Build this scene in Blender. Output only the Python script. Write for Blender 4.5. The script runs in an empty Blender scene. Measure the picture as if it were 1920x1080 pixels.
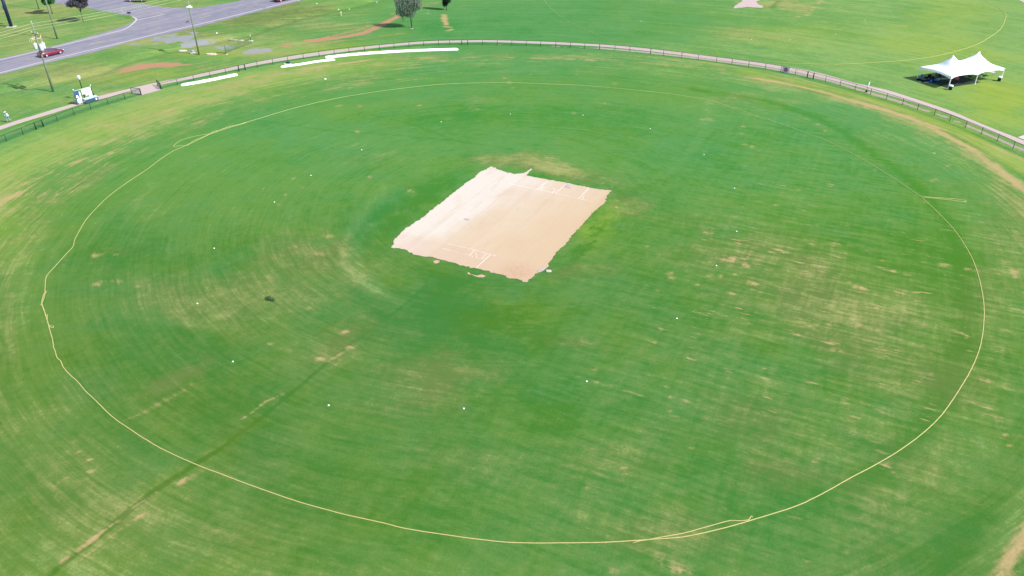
import bpy, bmesh, math, random
import numpy as np
from mathutils import Vector, Matrix

random.seed(11)
S = bpy.context.scene
COL = S.collection

# ---------------------------------------------------------------- camera, sky, sun, exposure
CAM_H, CAM_TH, CAM_F = 40.2, 0.5503, 1440.0          # height (m), downward pitch, focal length in photo pixels
cam_d = bpy.data.cameras.new('camera')
cam = bpy.data.objects.new('camera', cam_d); COL.objects.link(cam)
cam.location = (0, 0, CAM_H)
cam.rotation_euler = (math.pi / 2 - CAM_TH, 0, 0)
cam_d.sensor_width = 36.0
cam_d.lens = 36.0 * CAM_F / 1920.0
cam_d.clip_start = 0.5
cam_d.clip_end = 8000
S.camera = cam

SUN_EL = math.radians(43)
SUN_AZ = math.radians(-23)                            # direction towards the sun, from +X
w = bpy.data.worlds.new('World'); S.world = w; w.use_nodes = True
nt = w.node_tree; nt.nodes.clear()
sky = nt.nodes.new('ShaderNodeTexSky'); sky.sky_type = 'NISHITA'; sky.sun_disc = False
sky.sun_elevation = SUN_EL; sky.sun_rotation = math.pi / 2 - SUN_AZ
bg = nt.nodes.new('ShaderNodeBackground'); bg.inputs[1].default_value = 0.12
wo = nt.nodes.new('ShaderNodeOutputWorld')
nt.links.new(sky.outputs[0], bg.inputs[0]); nt.links.new(bg.outputs[0], wo.inputs[0])
sd = bpy.data.lights.new('sun', 'SUN'); sd.energy = 3.6; sd.angle = math.radians(0.5); sd.color = (1.0, 0.955, 0.90)
sun = bpy.data.objects.new('sun', sd); COL.objects.link(sun)
sdir = Vector((math.cos(SUN_EL) * math.cos(SUN_AZ), math.cos(SUN_EL) * math.sin(SUN_AZ), math.sin(SUN_EL)))
sun.rotation_euler = sdir.to_track_quat('Z', 'Y').to_euler()
sun.location = (60, -20, 60)
vs = S.view_settings
vs.view_transform = 'Standard'; vs.look = 'None'; vs.gamma = 1.0; vs.use_curve_mapping = False
vs.exposure = 0.95
S.render.resolution_x = 1024; S.render.resolution_y = 576
S.render.engine = 'CYCLES'

# ---------------------------------------------------------------- measuring: photo pixel -> place in metres
def G(px, py, z=0.0):
    x = (px - 960) / CAM_F; y = -(py - 540) / CAM_F
    dx, dy, dz = x, math.cos(CAM_TH) + y * math.sin(CAM_TH), -math.sin(CAM_TH) + y * math.cos(CAM_TH)
    t = (z - CAM_H) / dz
    return Vector((dx * t, dy * t, z))

def GL(pts, z=0.0):
    return [G(p[0], p[1], z) for p in pts]

# the roadside ditch is a real dip in the ground
DITCH = np.array([tuple(G(*p))[:2] for p in [(-260, 260), (0, 172), (180, 137), (240, 113), (330, 91), (457, 66), (557, 34), (677, 8), (900, -60)]])
def seg_dist(X, Y, P):
    d = np.full(X.shape, 1e9)
    for (ax, ay), (bx, by) in zip(P[:-1], P[1:]):
        vx, vy = bx - ax, by - ay; L = vx * vx + vy * vy
        t = np.clip(((X - ax) * vx + (Y - ay) * vy) / L, 0, 1)
        d = np.minimum(d, np.hypot(X - ax - t * vx, Y - ay - t * vy))
    return d
def gz_np(X, Y):
    d = seg_dist(X, Y, DITCH)
    return -0.42 * np.exp(-(d / 1.7) ** 2)
def gz(x, y):
    return float(gz_np(np.array([x], float), np.array([y], float))[0])
def GG(px, py):
    p = G(px, py); p.z = gz(p.x, p.y); return p

# ---------------------------------------------------------------- helpers
def lin(c):
    return tuple((v / 255 / 12.92 if v <= 10 else ((v / 255 + 0.055) / 1.055) ** 2.4) for v in c)
KILL = 2.05                                          # how much brighter than its base colour a sunlit flat surface shows
def alb(r, g, b):
    l = lin((r, g, b)); return (min(l[0] / (KILL * .985), .9), min(l[1] / (KILL * 1.01), .9), min(l[2] / (KILL * 1.12), .9), 1.0)

def mat(name, col, rough=0.8, metal=0.0, noise=0.12, scale=6.0, spec=0.3, coat=0.0):
    m = bpy.data.materials.new(name); m.use_nodes = True
    t = m.node_tree; b = t.nodes['Principled BSDF']
    b.inputs['Roughness'].default_value = rough; b.inputs['Metallic'].default_value = metal
    b.inputs['Specular IOR Level'].default_value = spec
    b.inputs['Coat Weight'].default_value = coat
    tc = t.nodes.new('ShaderNodeTexCoord'); n = t.nodes.new('ShaderNodeTexNoise')
    n.inputs['Scale'].default_value = scale; n.inputs['Detail'].default_value = 5
    mp = t.nodes.new('ShaderNodeMapRange'); mp.inputs[3].default_value = 1 - noise * 2; mp.inputs[4].default_value = 1 + noise * 2
    mx = t.nodes.new('ShaderNodeVectorMath'); mx.operation = 'SCALE'
    mx.inputs[0].default_value = col[:3]
    t.links.new(tc.outputs['Object'], n.inputs['Vector']); t.links.new(n.outputs[0], mp.inputs[0])
    t.links.new(mp.outputs[0], mx.inputs['Scale']); t.links.new(mx.outputs[0], b.inputs['Base Color'])
    return m

def tag(o, label=None, cat=None, group=None, kind=None):
    if label: o['label'] = label
    if cat: o['category'] = cat
    if group: o['group'] = group
    if kind: o['kind'] = kind
    return o
def link(o, parent=None):
    COL.objects.link(o)
    if parent: o.parent = parent
    return o
def empty(name, loc=(0, 0, 0), rz=0.0):
    o = bpy.data.objects.new(name, None); o.location = loc; o.rotation_euler = (0, 0, rz); o.empty_display_size = 0.2
    return link(o)
def obj(name, bm, m, parent=None, smooth=False):
    me = bpy.data.meshes.new(name)
    if isinstance(bm, bmesh.types.BMesh):
        bmesh.ops.recalc_face_normals(bm, faces=bm.faces)
        bm.to_mesh(me); bm.free()
    else:
        me.from_pydata([tuple(v) for v in bm[0]], [], bm[1])
    if smooth: me.shade_smooth()
    if isinstance(m, (list, tuple)):
        for q in m: me.materials.append(q)
    else: me.materials.append(m)
    return link(bpy.data.objects.new(name, me), parent)
def copy_tree(o, parent=None):
    c = o.copy(); COL.objects.link(c)
    if parent: c.parent = parent
    for ch in list(o.children): copy_tree(ch, c)
    return c
def box(bm, cx, cy, cz, sx, sy, sz, rz=0.0, rx=0.0, mi=0, taper=1.0):
    M = Matrix.Translation((cx, cy, cz)) @ Matrix.Rotation(rz, 4, 'Z') @ Matrix.Rotation(rx, 4, 'X')
    vs_ = []
    for z in (-.5, .5):
        k = taper if z > 0 else 1.0
        for x, y in ((-.5, -.5), (.5, -.5), (.5, .5), (-.5, .5)):
            vs_.append(bm.verts.new(M @ Vector((x * sx * k, y * sy * k, z * sz))))
    for f in ((0, 3, 2, 1), (4, 5, 6, 7), (0, 1, 5, 4), (1, 2, 6, 5), (2, 3, 7, 6), (3, 0, 4, 7)):
        fc = bm.faces.new([vs_[i] for i in f]); fc.material_index = mi
    return vs_
def tube(bm, pts, r, n=6, cap=True, mi=0):
    pts = [Vector(p) for p in pts]
    rs = r if isinstance(r, (list, tuple)) else [r] * len(pts)
    rings = []
    for i, p in enumerate(pts):
        d = (pts[min(i + 1, len(pts) - 1)] - pts[max(i - 1, 0)])
        if d.length < 1e-6: d = Vector((0, 0, 1))
        d.normalize()
        u = d.cross(Vector((0, 0, 1)))
        if u.length < 1e-3: u = Vector((1, 0, 0))
        u.normalize(); v = d.cross(u)
        rings.append([bm.verts.new(p + (u * math.cos(a) + v * math.sin(a)) * rs[i]) for a in [2 * math.pi * k / n for k in range(n)]])
    for a, b in zip(rings[:-1], rings[1:]):
        for k in range(n):
            f = bm.faces.new((a[k], a[(k + 1) % n], b[(k + 1) % n], b[k])); f.material_index = mi
    if cap:
        for q in (rings[0][::-1], rings[-1]):
            f = bm.faces.new(q); f.material_index = mi
def lathe(bm, prof, n=12, cx=0, cy=0, cz=0, mi=0):
    rings = [[bm.verts.new((cx + r * math.cos(2 * math.pi * k / n), cy + r * math.sin(2 * math.pi * k / n), cz + z)) for k in range(n)] for r, z in prof]
    for a, b in zip(rings[:-1], rings[1:]):
        for k in range(n):
            f = bm.faces.new((a[k], a[(k + 1) % n], b[(k + 1) % n], b[k])); f.material_index = mi
    bm.faces.new(rings[0][::-1]).material_index = mi; bm.faces.new(rings[-1]).material_index = mi
def blob(bm, c, r, jit=0.2, sub=2, mi=0):
    q = bmesh.ops.create_icosphere(bm, subdivisions=sub, radius=1.0)
    for v in q['verts']:
        k = 1 + random.uniform(-jit, jit)
        v.co = Vector(c) + Vector((v.co.x * r[0] * k, v.co.y * r[1] * k, v.co.z * r[2] * k))
    for f in {f for v in q['verts'] for f in v.link_faces}: f.material_index = mi
def smooth_line(pts, step=0.6, jit=0.0):
    """Catmull-Rom through the points."""
    P = [Vector(p) for p in pts]; out = []
    for i in range(len(P) - 1):
        a, b, c, d = P[max(i - 1, 0)], P[i], P[i + 1], P[min(i + 2, len(P) - 1)]
        n = max(2, int((c - b).length / step))
        for k in range(n):
            t = k / n
            q = 0.5 * ((2 * b) + (c - a) * t + (2 * a - 5 * b + 4 * c - d) * t * t + (3 * b - a - 3 * c + d) * t ** 3)
            out.append(q + Vector((random.uniform(-jit, jit), random.uniform(-jit, jit), 0)))
    out.append(P[-1]); return out
def poly_sheet(name, pts, z, m, parent=None):
    """A flat sheet with a filled outline (world x, y)."""
    bm = bmesh.new()
    vs_ = [bm.verts.new((p[0], p[1], z)) for p in pts]
    f = bm.faces.new(vs_); bm.normal_update()
    if f.normal.z < 0: f.normal_flip()
    bmesh.ops.triangulate(bm, faces=bm.faces)
    me = bpy.data.meshes.new(name); bm.to_mesh(me); bm.free(); me.materials.append(m)
    return link(bpy.data.objects.new(name, me), parent)
def strip_verts(pts, wdt):
    P = [Vector((p[0], p[1])) for p in pts]; L = []; R = []
    for i, p in enumerate(P):
        d = (P[min(i + 1, len(P) - 1)] - P[max(i - 1, 0)]).normalized(); n = Vector((-d.y, d.x))
        ww = wdt[i] if isinstance(wdt, (list, tuple)) else wdt
        L.append(p + n * ww / 2); R.append(p - n * ww / 2)
    return L, R
def strips(name, lines, z, m, parent=None):
    V = []; F = []
    for pts, wdt in lines:
        L, R = strip_verts(pts, wdt); b = len(V)
        for l, r in zip(L, R): V += [(l.x, l.y, z), (r.x, r.y, z)]
        for i in range(len(L) - 1): F.append((b + 2 * i, b + 2 * i + 1, b + 2 * i + 3, b + 2 * i + 2))
    o = obj(name, (V, F), m, parent)
    return o

# ---------------------------------------------------------------- numpy value noise
def vnoise(X, Y, seed):
    xi = np.floor(X).astype(np.int64); yi = np.floor(Y).astype(np.int64)
    fx = X - xi; fy = Y - yi
    fx = fx * fx * (3 - 2 * fx); fy = fy * fy * (3 - 2 * fy)
    def h(a, b):
        n = (a * 374761393 + b * 668265263 + seed * 1442695041) & 0xffffffff
        n = ((n ^ (n >> 13)) * 1274126177) & 0xffffffff
        n = n ^ (n >> 16)
        return (n & 0xffff) / 65535.0
    return (h(xi, yi) * (1 - fx) + h(xi + 1, yi) * fx) * (1 - fy) + (h(xi, yi + 1) * (1 - fx) + h(xi + 1, yi + 1) * fx) * fy
def fbm(X, Y, seed, oct=4):
    s = 0; a = 0.5; t = 0
    for o in range(oct):
        s = s + a * vnoise(X, Y, seed + o * 17); t += a
        X = X * 2.03 + 11.3; Y = Y * 2.03 + 5.7; a *= 0.5
    return s / t

# ---------------------------------------------------------------- GROUND sheet with wear masks
CX, CY = 0.6, 84.8                                    # centre of the playing circle
AX = math.radians(64.3)                               # direction the pitch runs in
ca, sa = math.cos(AX), math.sin(AX)

def axis(a0, a1, st, lo, hi, grow=1.18):
    inner = list(np.arange(a0, a1 + st / 2, st)); s = st; l = []; v = inner[0]
    while v > lo: s *= grow; v -= s; l.append(v)
    s = st; r = []; v = inner[-1]
    while v < hi: s *= grow; v += s; r.append(v)
    return np.array(l[::-1] + inner + r)
xs = np.concatenate([np.arange(-150, -75, .45), np.arange(-75, 75, .21), np.arange(75, 150, .45)])
xe = axis(0, .45, .45, -1, 3500, 1.25)[3:]
xs = np.concatenate([-150 - (xe[::-1] - xe[0] + .6), xs, 150 + (xe - xe[0] + .6)])
ys = np.concatenate([np.arange(24, 150, .21), np.arange(150, 222, .4)])
ye = axis(0, .45, .45, -1, 3500, 1.25)[3:]
ys = np.concatenate([24 - (ye[::-1] - ye[0] + .6), ys, 222 + (ye - ye[0] + .6)])
NX, NY = len(xs), len(ys)
X, Y = np.meshgrid(xs, ys)
X = X.astype(np.float64); Y = Y.astype(np.float64)

dry = np.zeros_like(X); wear = np.zeros_like(X); tone = np.zeros_like(X); hue = np.zeros_like(X)
red = np.zeros_like(X); grey = np.zeros_like(X); rad = np.zeros_like(X); lime = np.zeros_like(X)

def window(x0, x1, y0, y1):
    i0, i1 = np.searchsorted(xs, [x0, x1]); j0, j1 = np.searchsorted(ys, [y0, y1])
    return slice(max(j0 - 1, 0), j1 + 1), slice(max(i0 - 1, 0), i1 + 1)
def ell(A, cx, cy, rx, ry, v, rot=0, p=2.0, mode='add'):
    """soft patch on the ground; centre and half axes measured on the photo, laid down in metres"""
    r = math.radians(rot); c = G(cx, cy)
    a = G(cx + rx * math.cos(r), cy + rx * math.sin(r)) - c
    b = G(cx - ry * math.sin(r), cy + ry * math.cos(r)) - c
    R = 2.6 * max(a.length, b.length)
    w_ = window(c.x - R, c.x + R, c.y - R, c.y + R)
    x_, y_ = X[w_], Y[w_]; m0 = min(a.length, b.length); q = max(.35, m0 * .55); sd_ = int(cx * 7 + cy * 13) % 977
    if x_.size == 0: return
    wa = m0 * (2.6 if p > 2.5 else 1.5 if mode == 'add' else 0)
    dx = x_ - c.x + (fbm(x_ / q, y_ / q, sd_, 3) - .5) * wa; dy = y_ - c.y + (fbm(x_ / q, y_ / q, sd_ + 40, 3) - .5) * wa
    det = a.x * b.y - a.y * b.x
    u = (dx * b.y - dy * b.x) / det; vv = (a.x * dy - a.y * dx) / det
    g = np.exp(-(u * u + vv * vv) ** (p / 2))
    A[w_] += v * g
def stroke(A, pts, width, v, soft=1.0, wob=0.0, gap=0.0, seed=1, gs=1.5):
    P = np.array([tuple(q)[:2] for q in smooth_line(GL(pts), 1.5)])
    m = width * 3 + wob * 2
    w_ = window(P[:, 0].min() - m, P[:, 0].max() + m, P[:, 1].min() - m, P[:, 1].max() + m)
    x, y = X[w_], Y[w_]
    if x.size == 0: return
    if wob:
        x = x + (fbm(x / 1.7, y / 1.7, seed) - .5) * wob * 2; y = y + (fbm(x / 1.7, y / 1.7, seed + 50) - .5) * wob * 2
    d = seg_dist(x, y, P)
    g = np.exp(-(d / (width / 2)) ** (2 * (2 if soft < .6 else 1)))
    if gap: g = g * np.clip((fbm(x / gs, y / gs, seed + 9) - gap) * 6, 0, 1)
    A[w_] += v * g

R_ = np.hypot(X - CX, Y - CY); TH_ = np.arctan2(Y - CY, X - CX)
PA = (X - CX) * ca + (Y - CY) * sa; PB = (X - CX) * sa - (Y - CY) * ca
n1 = fbm(X / 26, Y / 26, 3); n2 = fbm(X / 9, Y / 9, 7); n3 = fbm(X / 3.2, Y / 3.2, 21)
tone += (n1 - .5) * .35 + (n2 - .5) * .42 + (n3 - .5) * .30
hue += (n1 - .5) * 1.1 + (fbm(X / 13, Y / 13, 91) - .5) * 1.3
dry += np.clip(n2 - .5, 0, 1) * .5
# ---- the mown fields
infield = 1 / (1 + np.exp((R_ - 51.5) / 1.2))
outer = 1 / (1 + np.exp(-(R_ - 61) / 2.0))
# the side beyond the path and the verge
lx = X / 110.0
side_r = 1 / (1 + np.exp(-(X - 52 - 0 * Y) / 12)); side_l = 1 / (1 + np.exp((X + 46) / 8))
tone += outer * (0.15 + 0.35 * side_r * (Y > 60) + 0.25 * side_l)
far = 1 / (1 + np.exp(-(Y - 128) / 10))
tone += far * .06; tone += -.10 * infield
# left apron between rope and fence: pale yellow green
stroke(tone, [(-160, 470), (-40, 350), (100, 275), (250, 220), (400, 172), (560, 136), (700, 118)], 13, .24)
stroke(lime, [(-160, 470), (-40, 350), (100, 275), (250, 220), (400, 172), (560, 136), (700, 118)], 13, .55)
stroke(dry, [(-160, 500), (-40, 380), (100, 290), (250, 225), (400, 176), (520, 140)], 8, .3, wob=2.0, gap=.35, seed=5, gs=4)
for i, (pts, wd, v) in enumerate([
    ([(-30, 396), (10, 374), (35, 362)], 1.4, .75), ([(0, 385), (40, 362), (70, 345)], .8, .5), ([(-20, 372), (30, 352), (90, 330)], 1.8, .25),
    ([(40, 345), (110, 318), (180, 290)], .9, .5), ([(60, 355), (130, 320)], .6, .4),
    ([(95, 285), (130, 265), (155, 255)], .9, .45), ([(20, 328), (60, 305), (100, 280)], .6, .35),
    ([(300, 212), (330, 203), (352, 197)], .9, .75), ([(160, 240), (190, 236)], .7, .4), ([(240, 217), (260, 212)], .8, .4),
    ([(195, 270), (218, 262)], .7, .45), ([(240, 255), (255, 252)], .7, .4), ([(275, 240), (285, 237)], .6, .4),
    ([(175, 242), (240, 225), (300, 205)], .8, .25), ([(370, 205), (430, 182), (500, 160)], 1.0, .25),
    ([(120, 310), (180, 290)], .5, .4), ([(0, 345), (20, 335)], .6, .4), ([(70, 325), (85, 320)], .9, .5),
    ([(205, 288), (215, 282)], .7, .4), ([(270, 232), (290, 228)], .6, .35), ([(215, 235), (225, 232)], .6, .4)]):
    stroke(wear, pts, wd, v, wob=.5, gap=.28, seed=100 + i, gs=1.1)
# back of the ground: worn line along the covers and fence
stroke(wear, [(420, 152), (500, 138), (560, 130), (640, 120), (700, 113), (800, 108.5), (900, 107.5), (1000, 109), (1145, 114)], .95, .75, wob=.3, gap=.40, seed=31, gs=1.6)
stroke(wear, [(700, 121), (800, 116), (900, 112), (1060, 116), (1110, 116)], 1.6, .45, wob=.5, gap=.48, seed=33, gs=1.0)
stroke(dry, [(400, 165), (560, 133), (700, 115), (900, 106), (1100, 110), (1300, 125), (1400, 140)], 3.2, .5, wob=1.0, gap=.3, seed=37, gs=2.5)
stroke(dry, [(960, 95), (1060, 97), (1160, 102), (1300, 115), (1400, 128)], 1.4, .5, wob=.4, gap=.3, seed=38)
stroke(wear, [(1130, 100), (1180, 104), (1280, 115)], .8, .55, wob=.3, gap=.35, seed=39)
stroke(wear, [(1330, 120), (1420, 131), (1480, 143), (1560, 165), (1600, 177), (1660, 198)], .75, .65, wob=.3, gap=.22, seed=40)
stroke(wear, [(1740, 232), (1800, 252), (1860, 275), (1930, 305)], .9, .6, wob=.35, gap=.22, seed=41)
# right perimeter: bare band, then green, then dry grass
stroke(wear, [(1420, 148), (1480, 158), (1540, 172), (1600, 190), (1660, 206), (1720, 226), (1790, 262), (1850, 300), (1900, 340), (1935, 372)], 1.5, .95, wob=.5, gap=.10, seed=42, gs=2.2)
stroke(dry, [(1420, 150), (1500, 163), (1600, 192), (1700, 228), (1790, 272), (1850, 315), (1930, 395)], 4.5, .6, wob=.8, gap=.25, seed=43, gs=2.5)
stroke(wear, [(1560, 185), (1680, 215), (1800, 270), (1900, 345)], 2.6, .35, wob=.8, gap=.42, seed=44, gs=.9)
stroke(lime, [(1400, 135), (1500, 157), (1600, 180), (1700, 210), (1800, 252), (1930, 320)], 4.5, .8)
stroke(dry, [(1440, 140), (1560, 168), (1660, 200), (1780, 243), (1930, 325)], 2.0, .4, wob=.5, gap=.35, seed=46)
stroke(tone, [(1440, 146), (1540, 167), (1640, 196), (1740, 232), (1830, 275), (1930, 340)], 1.1, -.35)
# bottom right: the same ring coming back into view
stroke(wear, [(2010, 850), (1962, 950), (1925, 1000), (1883, 1075), (1850, 1130)], 1.15, 1.1, wob=.35, gap=.12, seed=47, gs=1.4)
stroke(tone, [(1960, 700), (1925, 820), (1870, 930), (1800, 1020), (1740, 1090)], 2.2, -.34, wob=.3, seed=48)
stroke(tone, [(1965, 850), (1900, 960), (1840, 1050)], 1.0, .35, wob=.3, seed=49)
# darker mowing ring on the right
stroke(tone, [(1300, 168), (1440, 190), (1560, 236), (1640, 290), (1720, 350), (1765, 400), (1795, 470), (1812, 560), (1805, 640), (1775, 730), (1700, 830), (1600, 910)], 2.0, -.42, wob=.25, seed=50)
stroke(hue, [(1300, 168), (1440, 190), (1560, 236), (1640, 290), (1720, 350), (1765, 400), (1795, 470), (1812, 560), (1805, 640), (1775, 730)], 6.0, .5)
# edge of the boundary on the left: lighter outside
stroke(tone, [(-60, 520), (20, 440), (80, 330), (180, 330), (330, 262), (480, 200)], 7, -.10)
ell(tone, 10, 520, 70, 120, .22); ell(dry, 15, 610, 22, 130, .4); ell(tone, 40, 800, 90, 150, .08)
ell(lime, 10, 430, 60, 100, .35)
# ---- lush dark areas
for a in [(870, 600, 190, 70, -.34, 0), (700, 620, 90, 50, -.18, 0), (1250, 560, 110, 60, -.14, 0), (1180, 470, 60, 90, -.14, 0),
          (720, 420, 60, 30, -.40, -38), (820, 350, 80, 22, -.38, -38), (1080, 740, 60, 50, -.22, 0), (1100, 780, 200, 50, -.1, 0),
          (1700, 480, 160, 50, -.30, 8), (980, 222, 230, 26, -.34, 0), (1250, 250, 120, 20, -.15, 0), (840, 520, 70, 16, -.35, 12), (600, 300, 90, 30, -.10, 0),
          (1090, 470, 12, 55, -.45, 42), (1180, 365, 24, 16, -.45, 0), (1010, 330, 22, 6, -.5, 8), (1075, 345, 40, 4, -.15, 12),
          (210, 450, 90, 60, -.22, 0), (430, 760, 120, 60, -.16, 0), (620, 960, 170, 60, -.18, 0), (900, 950, 200, 60, -.10, 0),
          (1450, 960, 120, 60, -.15, 0), (330, 660, 120, 60, -.12, 0), (150, 860, 80, 60, -.12, 0), (1350, 330, 110, 60, -.08, 0)]:
    ell(tone, a[0], a[1], a[2], a[3], a[4], a[5])
for a in [(760, 590, 120, 50, -.9), (620, 560, 70, 40, -.7), (930, 560, 60, 30, -.5), (300, 620, 120, 80, -.5), (560, 250, 160, 50, -.6),
          (1130, 560, 120, 60, -.5), (1500, 700, 120, 60, -.5), (960, 790, 160, 60, .5), (950, 590, 120, 40, .9), (1700, 500, 220, 90, .9),
          (1500, 380, 160, 80, .4), (700, 960, 200, 80, .2), (250, 870, 140, 60, -.3), (1250, 650, 160, 60, .3), (1280, 290, 80, 40, -.5), (1050, 220, 120, 30, .3)]:
    ell(hue, *a)
# ---- lighter, drier areas
for a in [(590, 475, 90, 36, .62, 0), (640, 640, 60, 26, .55, -30), (830, 700, 120, 36, .6, 0), (760, 760, 90, 26, .35, 0), (350, 700, 60, 14, .5, -28),
          (300, 725, 40, 14, .5, -28), (460, 560, 110, 60, .42, 0), (230, 470, 60, 12, .25, 0), (1060, 640, 70, 14, .45, 10),
          (1430, 470, 130, 60, .50, 0), (1600, 600, 170, 70, .55, 12), (1480, 540, 120, 60, .35, 10), (1400, 780, 140, 60, .35, 0), (1300, 640, 110, 40, .2, 0),
          (1150, 870, 130, 50, .35, 0), (1480, 880, 90, 50, .45, 0), (1700, 860, 100, 70, .30, 0), (1250, 1010, 160, 50, .38, 0), (1650, 960, 120, 60, .25, 0),
          (960, 300, 80, 15, .85, 0), (1045, 318, 50, 12, 1.15, 12), (1180, 385, 40, 22, .5, 20), (1100, 330, 60, 14, .3, 10), (1160, 340, 90, 30, .25, 0), (1140, 500, 60, 18, .25, -20), (1060, 510, 36, 14, .6, -15),
          (1350, 190, 60, 14, .35, 0), (1150, 200, 60, 14, .25, 0), (1120, 250, 60, 16, .28, 0), (880, 190, 50, 20, .22, 0), (710, 295, 70, 20, .28, 0),
          (1250, 400, 90, 40, .2, 0), (900, 860, 110, 40, .25, 0), (250, 960, 80, 40, .25, 0), (100, 900, 60, 60, .3, 0), (420, 1010, 70, 30, .25, 0),
          (330, 560, 80, 40, .28, 0), (1650, 700, 120, 50, .35, 10), (1800, 700, 60, 60, .35, 0), (1850, 560, 70, 70, .3, 0), (1880, 430, 50, 60, .35, 0)]:
    ell(dry, a[0], a[1], a[2], a[3], a[4] * 1.15, a[5])
ell(tone, 975, 300, 80, 12, .30); ell(tone, 1045, 317, 40, 9, .50, 12); ell(tone, 1175, 385, 36, 20, .30, 20); ell(tone, 1165, 345, 50, 14, .15)
ell(lime, 1125, 420, 48, 32, .8, -35); ell(tone, 1125, 420, 46, 28, .12, -35); ell(hue, 1125, 420, 60, 40, .9, -35)
# tracks round the square
for pts, wd, v in [([(720, 350), (680, 400), (650, 450), (650, 500), (690, 540), (750, 570)], 1.5, .36), ([(745, 400), (700, 420), (670, 460), (680, 520), (730, 555), (780, 580)], 1.1, .26),
                   ([(600, 560), (650, 580), (690, 600), (705, 602)], .5, .2), ([(1330, 190), (1320, 240), (1290, 290), (1240, 330)], 1.6, .22),
                   ([(400, 592), (520, 600), (560, 640)], .7, .2), ([(220, 590), (300, 600), (440, 620)], 1.2, .14), ([(480, 225), (620, 245), (760, 255), (860, 265), (960, 280)], .6, -.25),
                   ([(650, 205), (760, 230), (850, 262)], .5, -.2), ([(1040, 250), (1180, 300), (1260, 330)], 1.4, -.16)]:
    stroke(tone, pts, wd, v, wob=.15, seed=60)
stroke(dry, [(940, 300), (980, 290), (1020, 292), (1032, 305)], .5, .4)
stroke(hue, [(745, 360), (690, 410), (655, 460), (660, 510), (710, 550), (780, 580)], 3.0, -.9)
# ---- the trench line across the lower left
TR = [(60, 1110), (110, 1066), (180, 1010), (290, 920), (400, 850), (480, 790), (560, 725), (650, 650), (735, 590), (800, 535)]
stroke(tone, TR[:5], .50, -.62, soft=.5, wob=.12, seed=70); stroke(tone, TR[4:8], .36, -.50, soft=.5, wob=.15, seed=71); stroke(tone, TR[7:], .30, -.30); stroke(hue, TR[:6], 1.2, .7)
stroke(dry, TR[:7], 2.6, .10, wob=.6, gap=.42, seed=74, gs=1.4)
for i, (pts, wd, v) in enumerate([([(112, 1056), (132, 1040)], .4, .7), ([(148, 1030), (165, 1018), (178, 1010)], .42, .95), ([(178, 1006), (200, 990), (222, 977)], .28, .9),
    ([(245, 955), (275, 937), (300, 920)], .25, .5), ([(150, 1048), (165, 1038)], .34, .6), ([(172, 1035), (190, 1022)], .36, .5), ([(208, 1007), (232, 990), (268, 965)], .34, .55),
    ([(258, 968), (275, 962)], .3, .3), ([(455, 785), (480, 768), (495, 755)], .3, .8), ([(500, 752), (530, 738)], .3, .5),
    ([(600, 672), (606, 671)], .75, 1.0), ([(618, 676), (640, 662)], .5, .7), ([(655, 652), (662, 650)], .7, .8), ([(620, 690), (640, 675)], .5, .4), ([(640, 625), (650, 620)], .6, .6),
    ([(240, 787), (262, 778)], .4, .35), ([(275, 770), (320, 745), (358, 722)], .8, .38), ([(395, 1002), (412, 995)], .6, .4), ([(338, 905), (344, 900)], .4, .9), ([(345, 905), (375, 885)], .8, .4),
    ([(102, 910), (108, 903)], .35, .6), ([(165, 862), (172, 861)], .3, .7), ([(145, 848), (150, 846)], .3, .6), ([(160, 885), (172, 882)], .45, .6), ([(120, 900), (128, 897)], .3, .5)]):
    stroke(wear, pts, wd, v, wob=.2, gap=.12, seed=200 + i, gs=.5)
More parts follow.
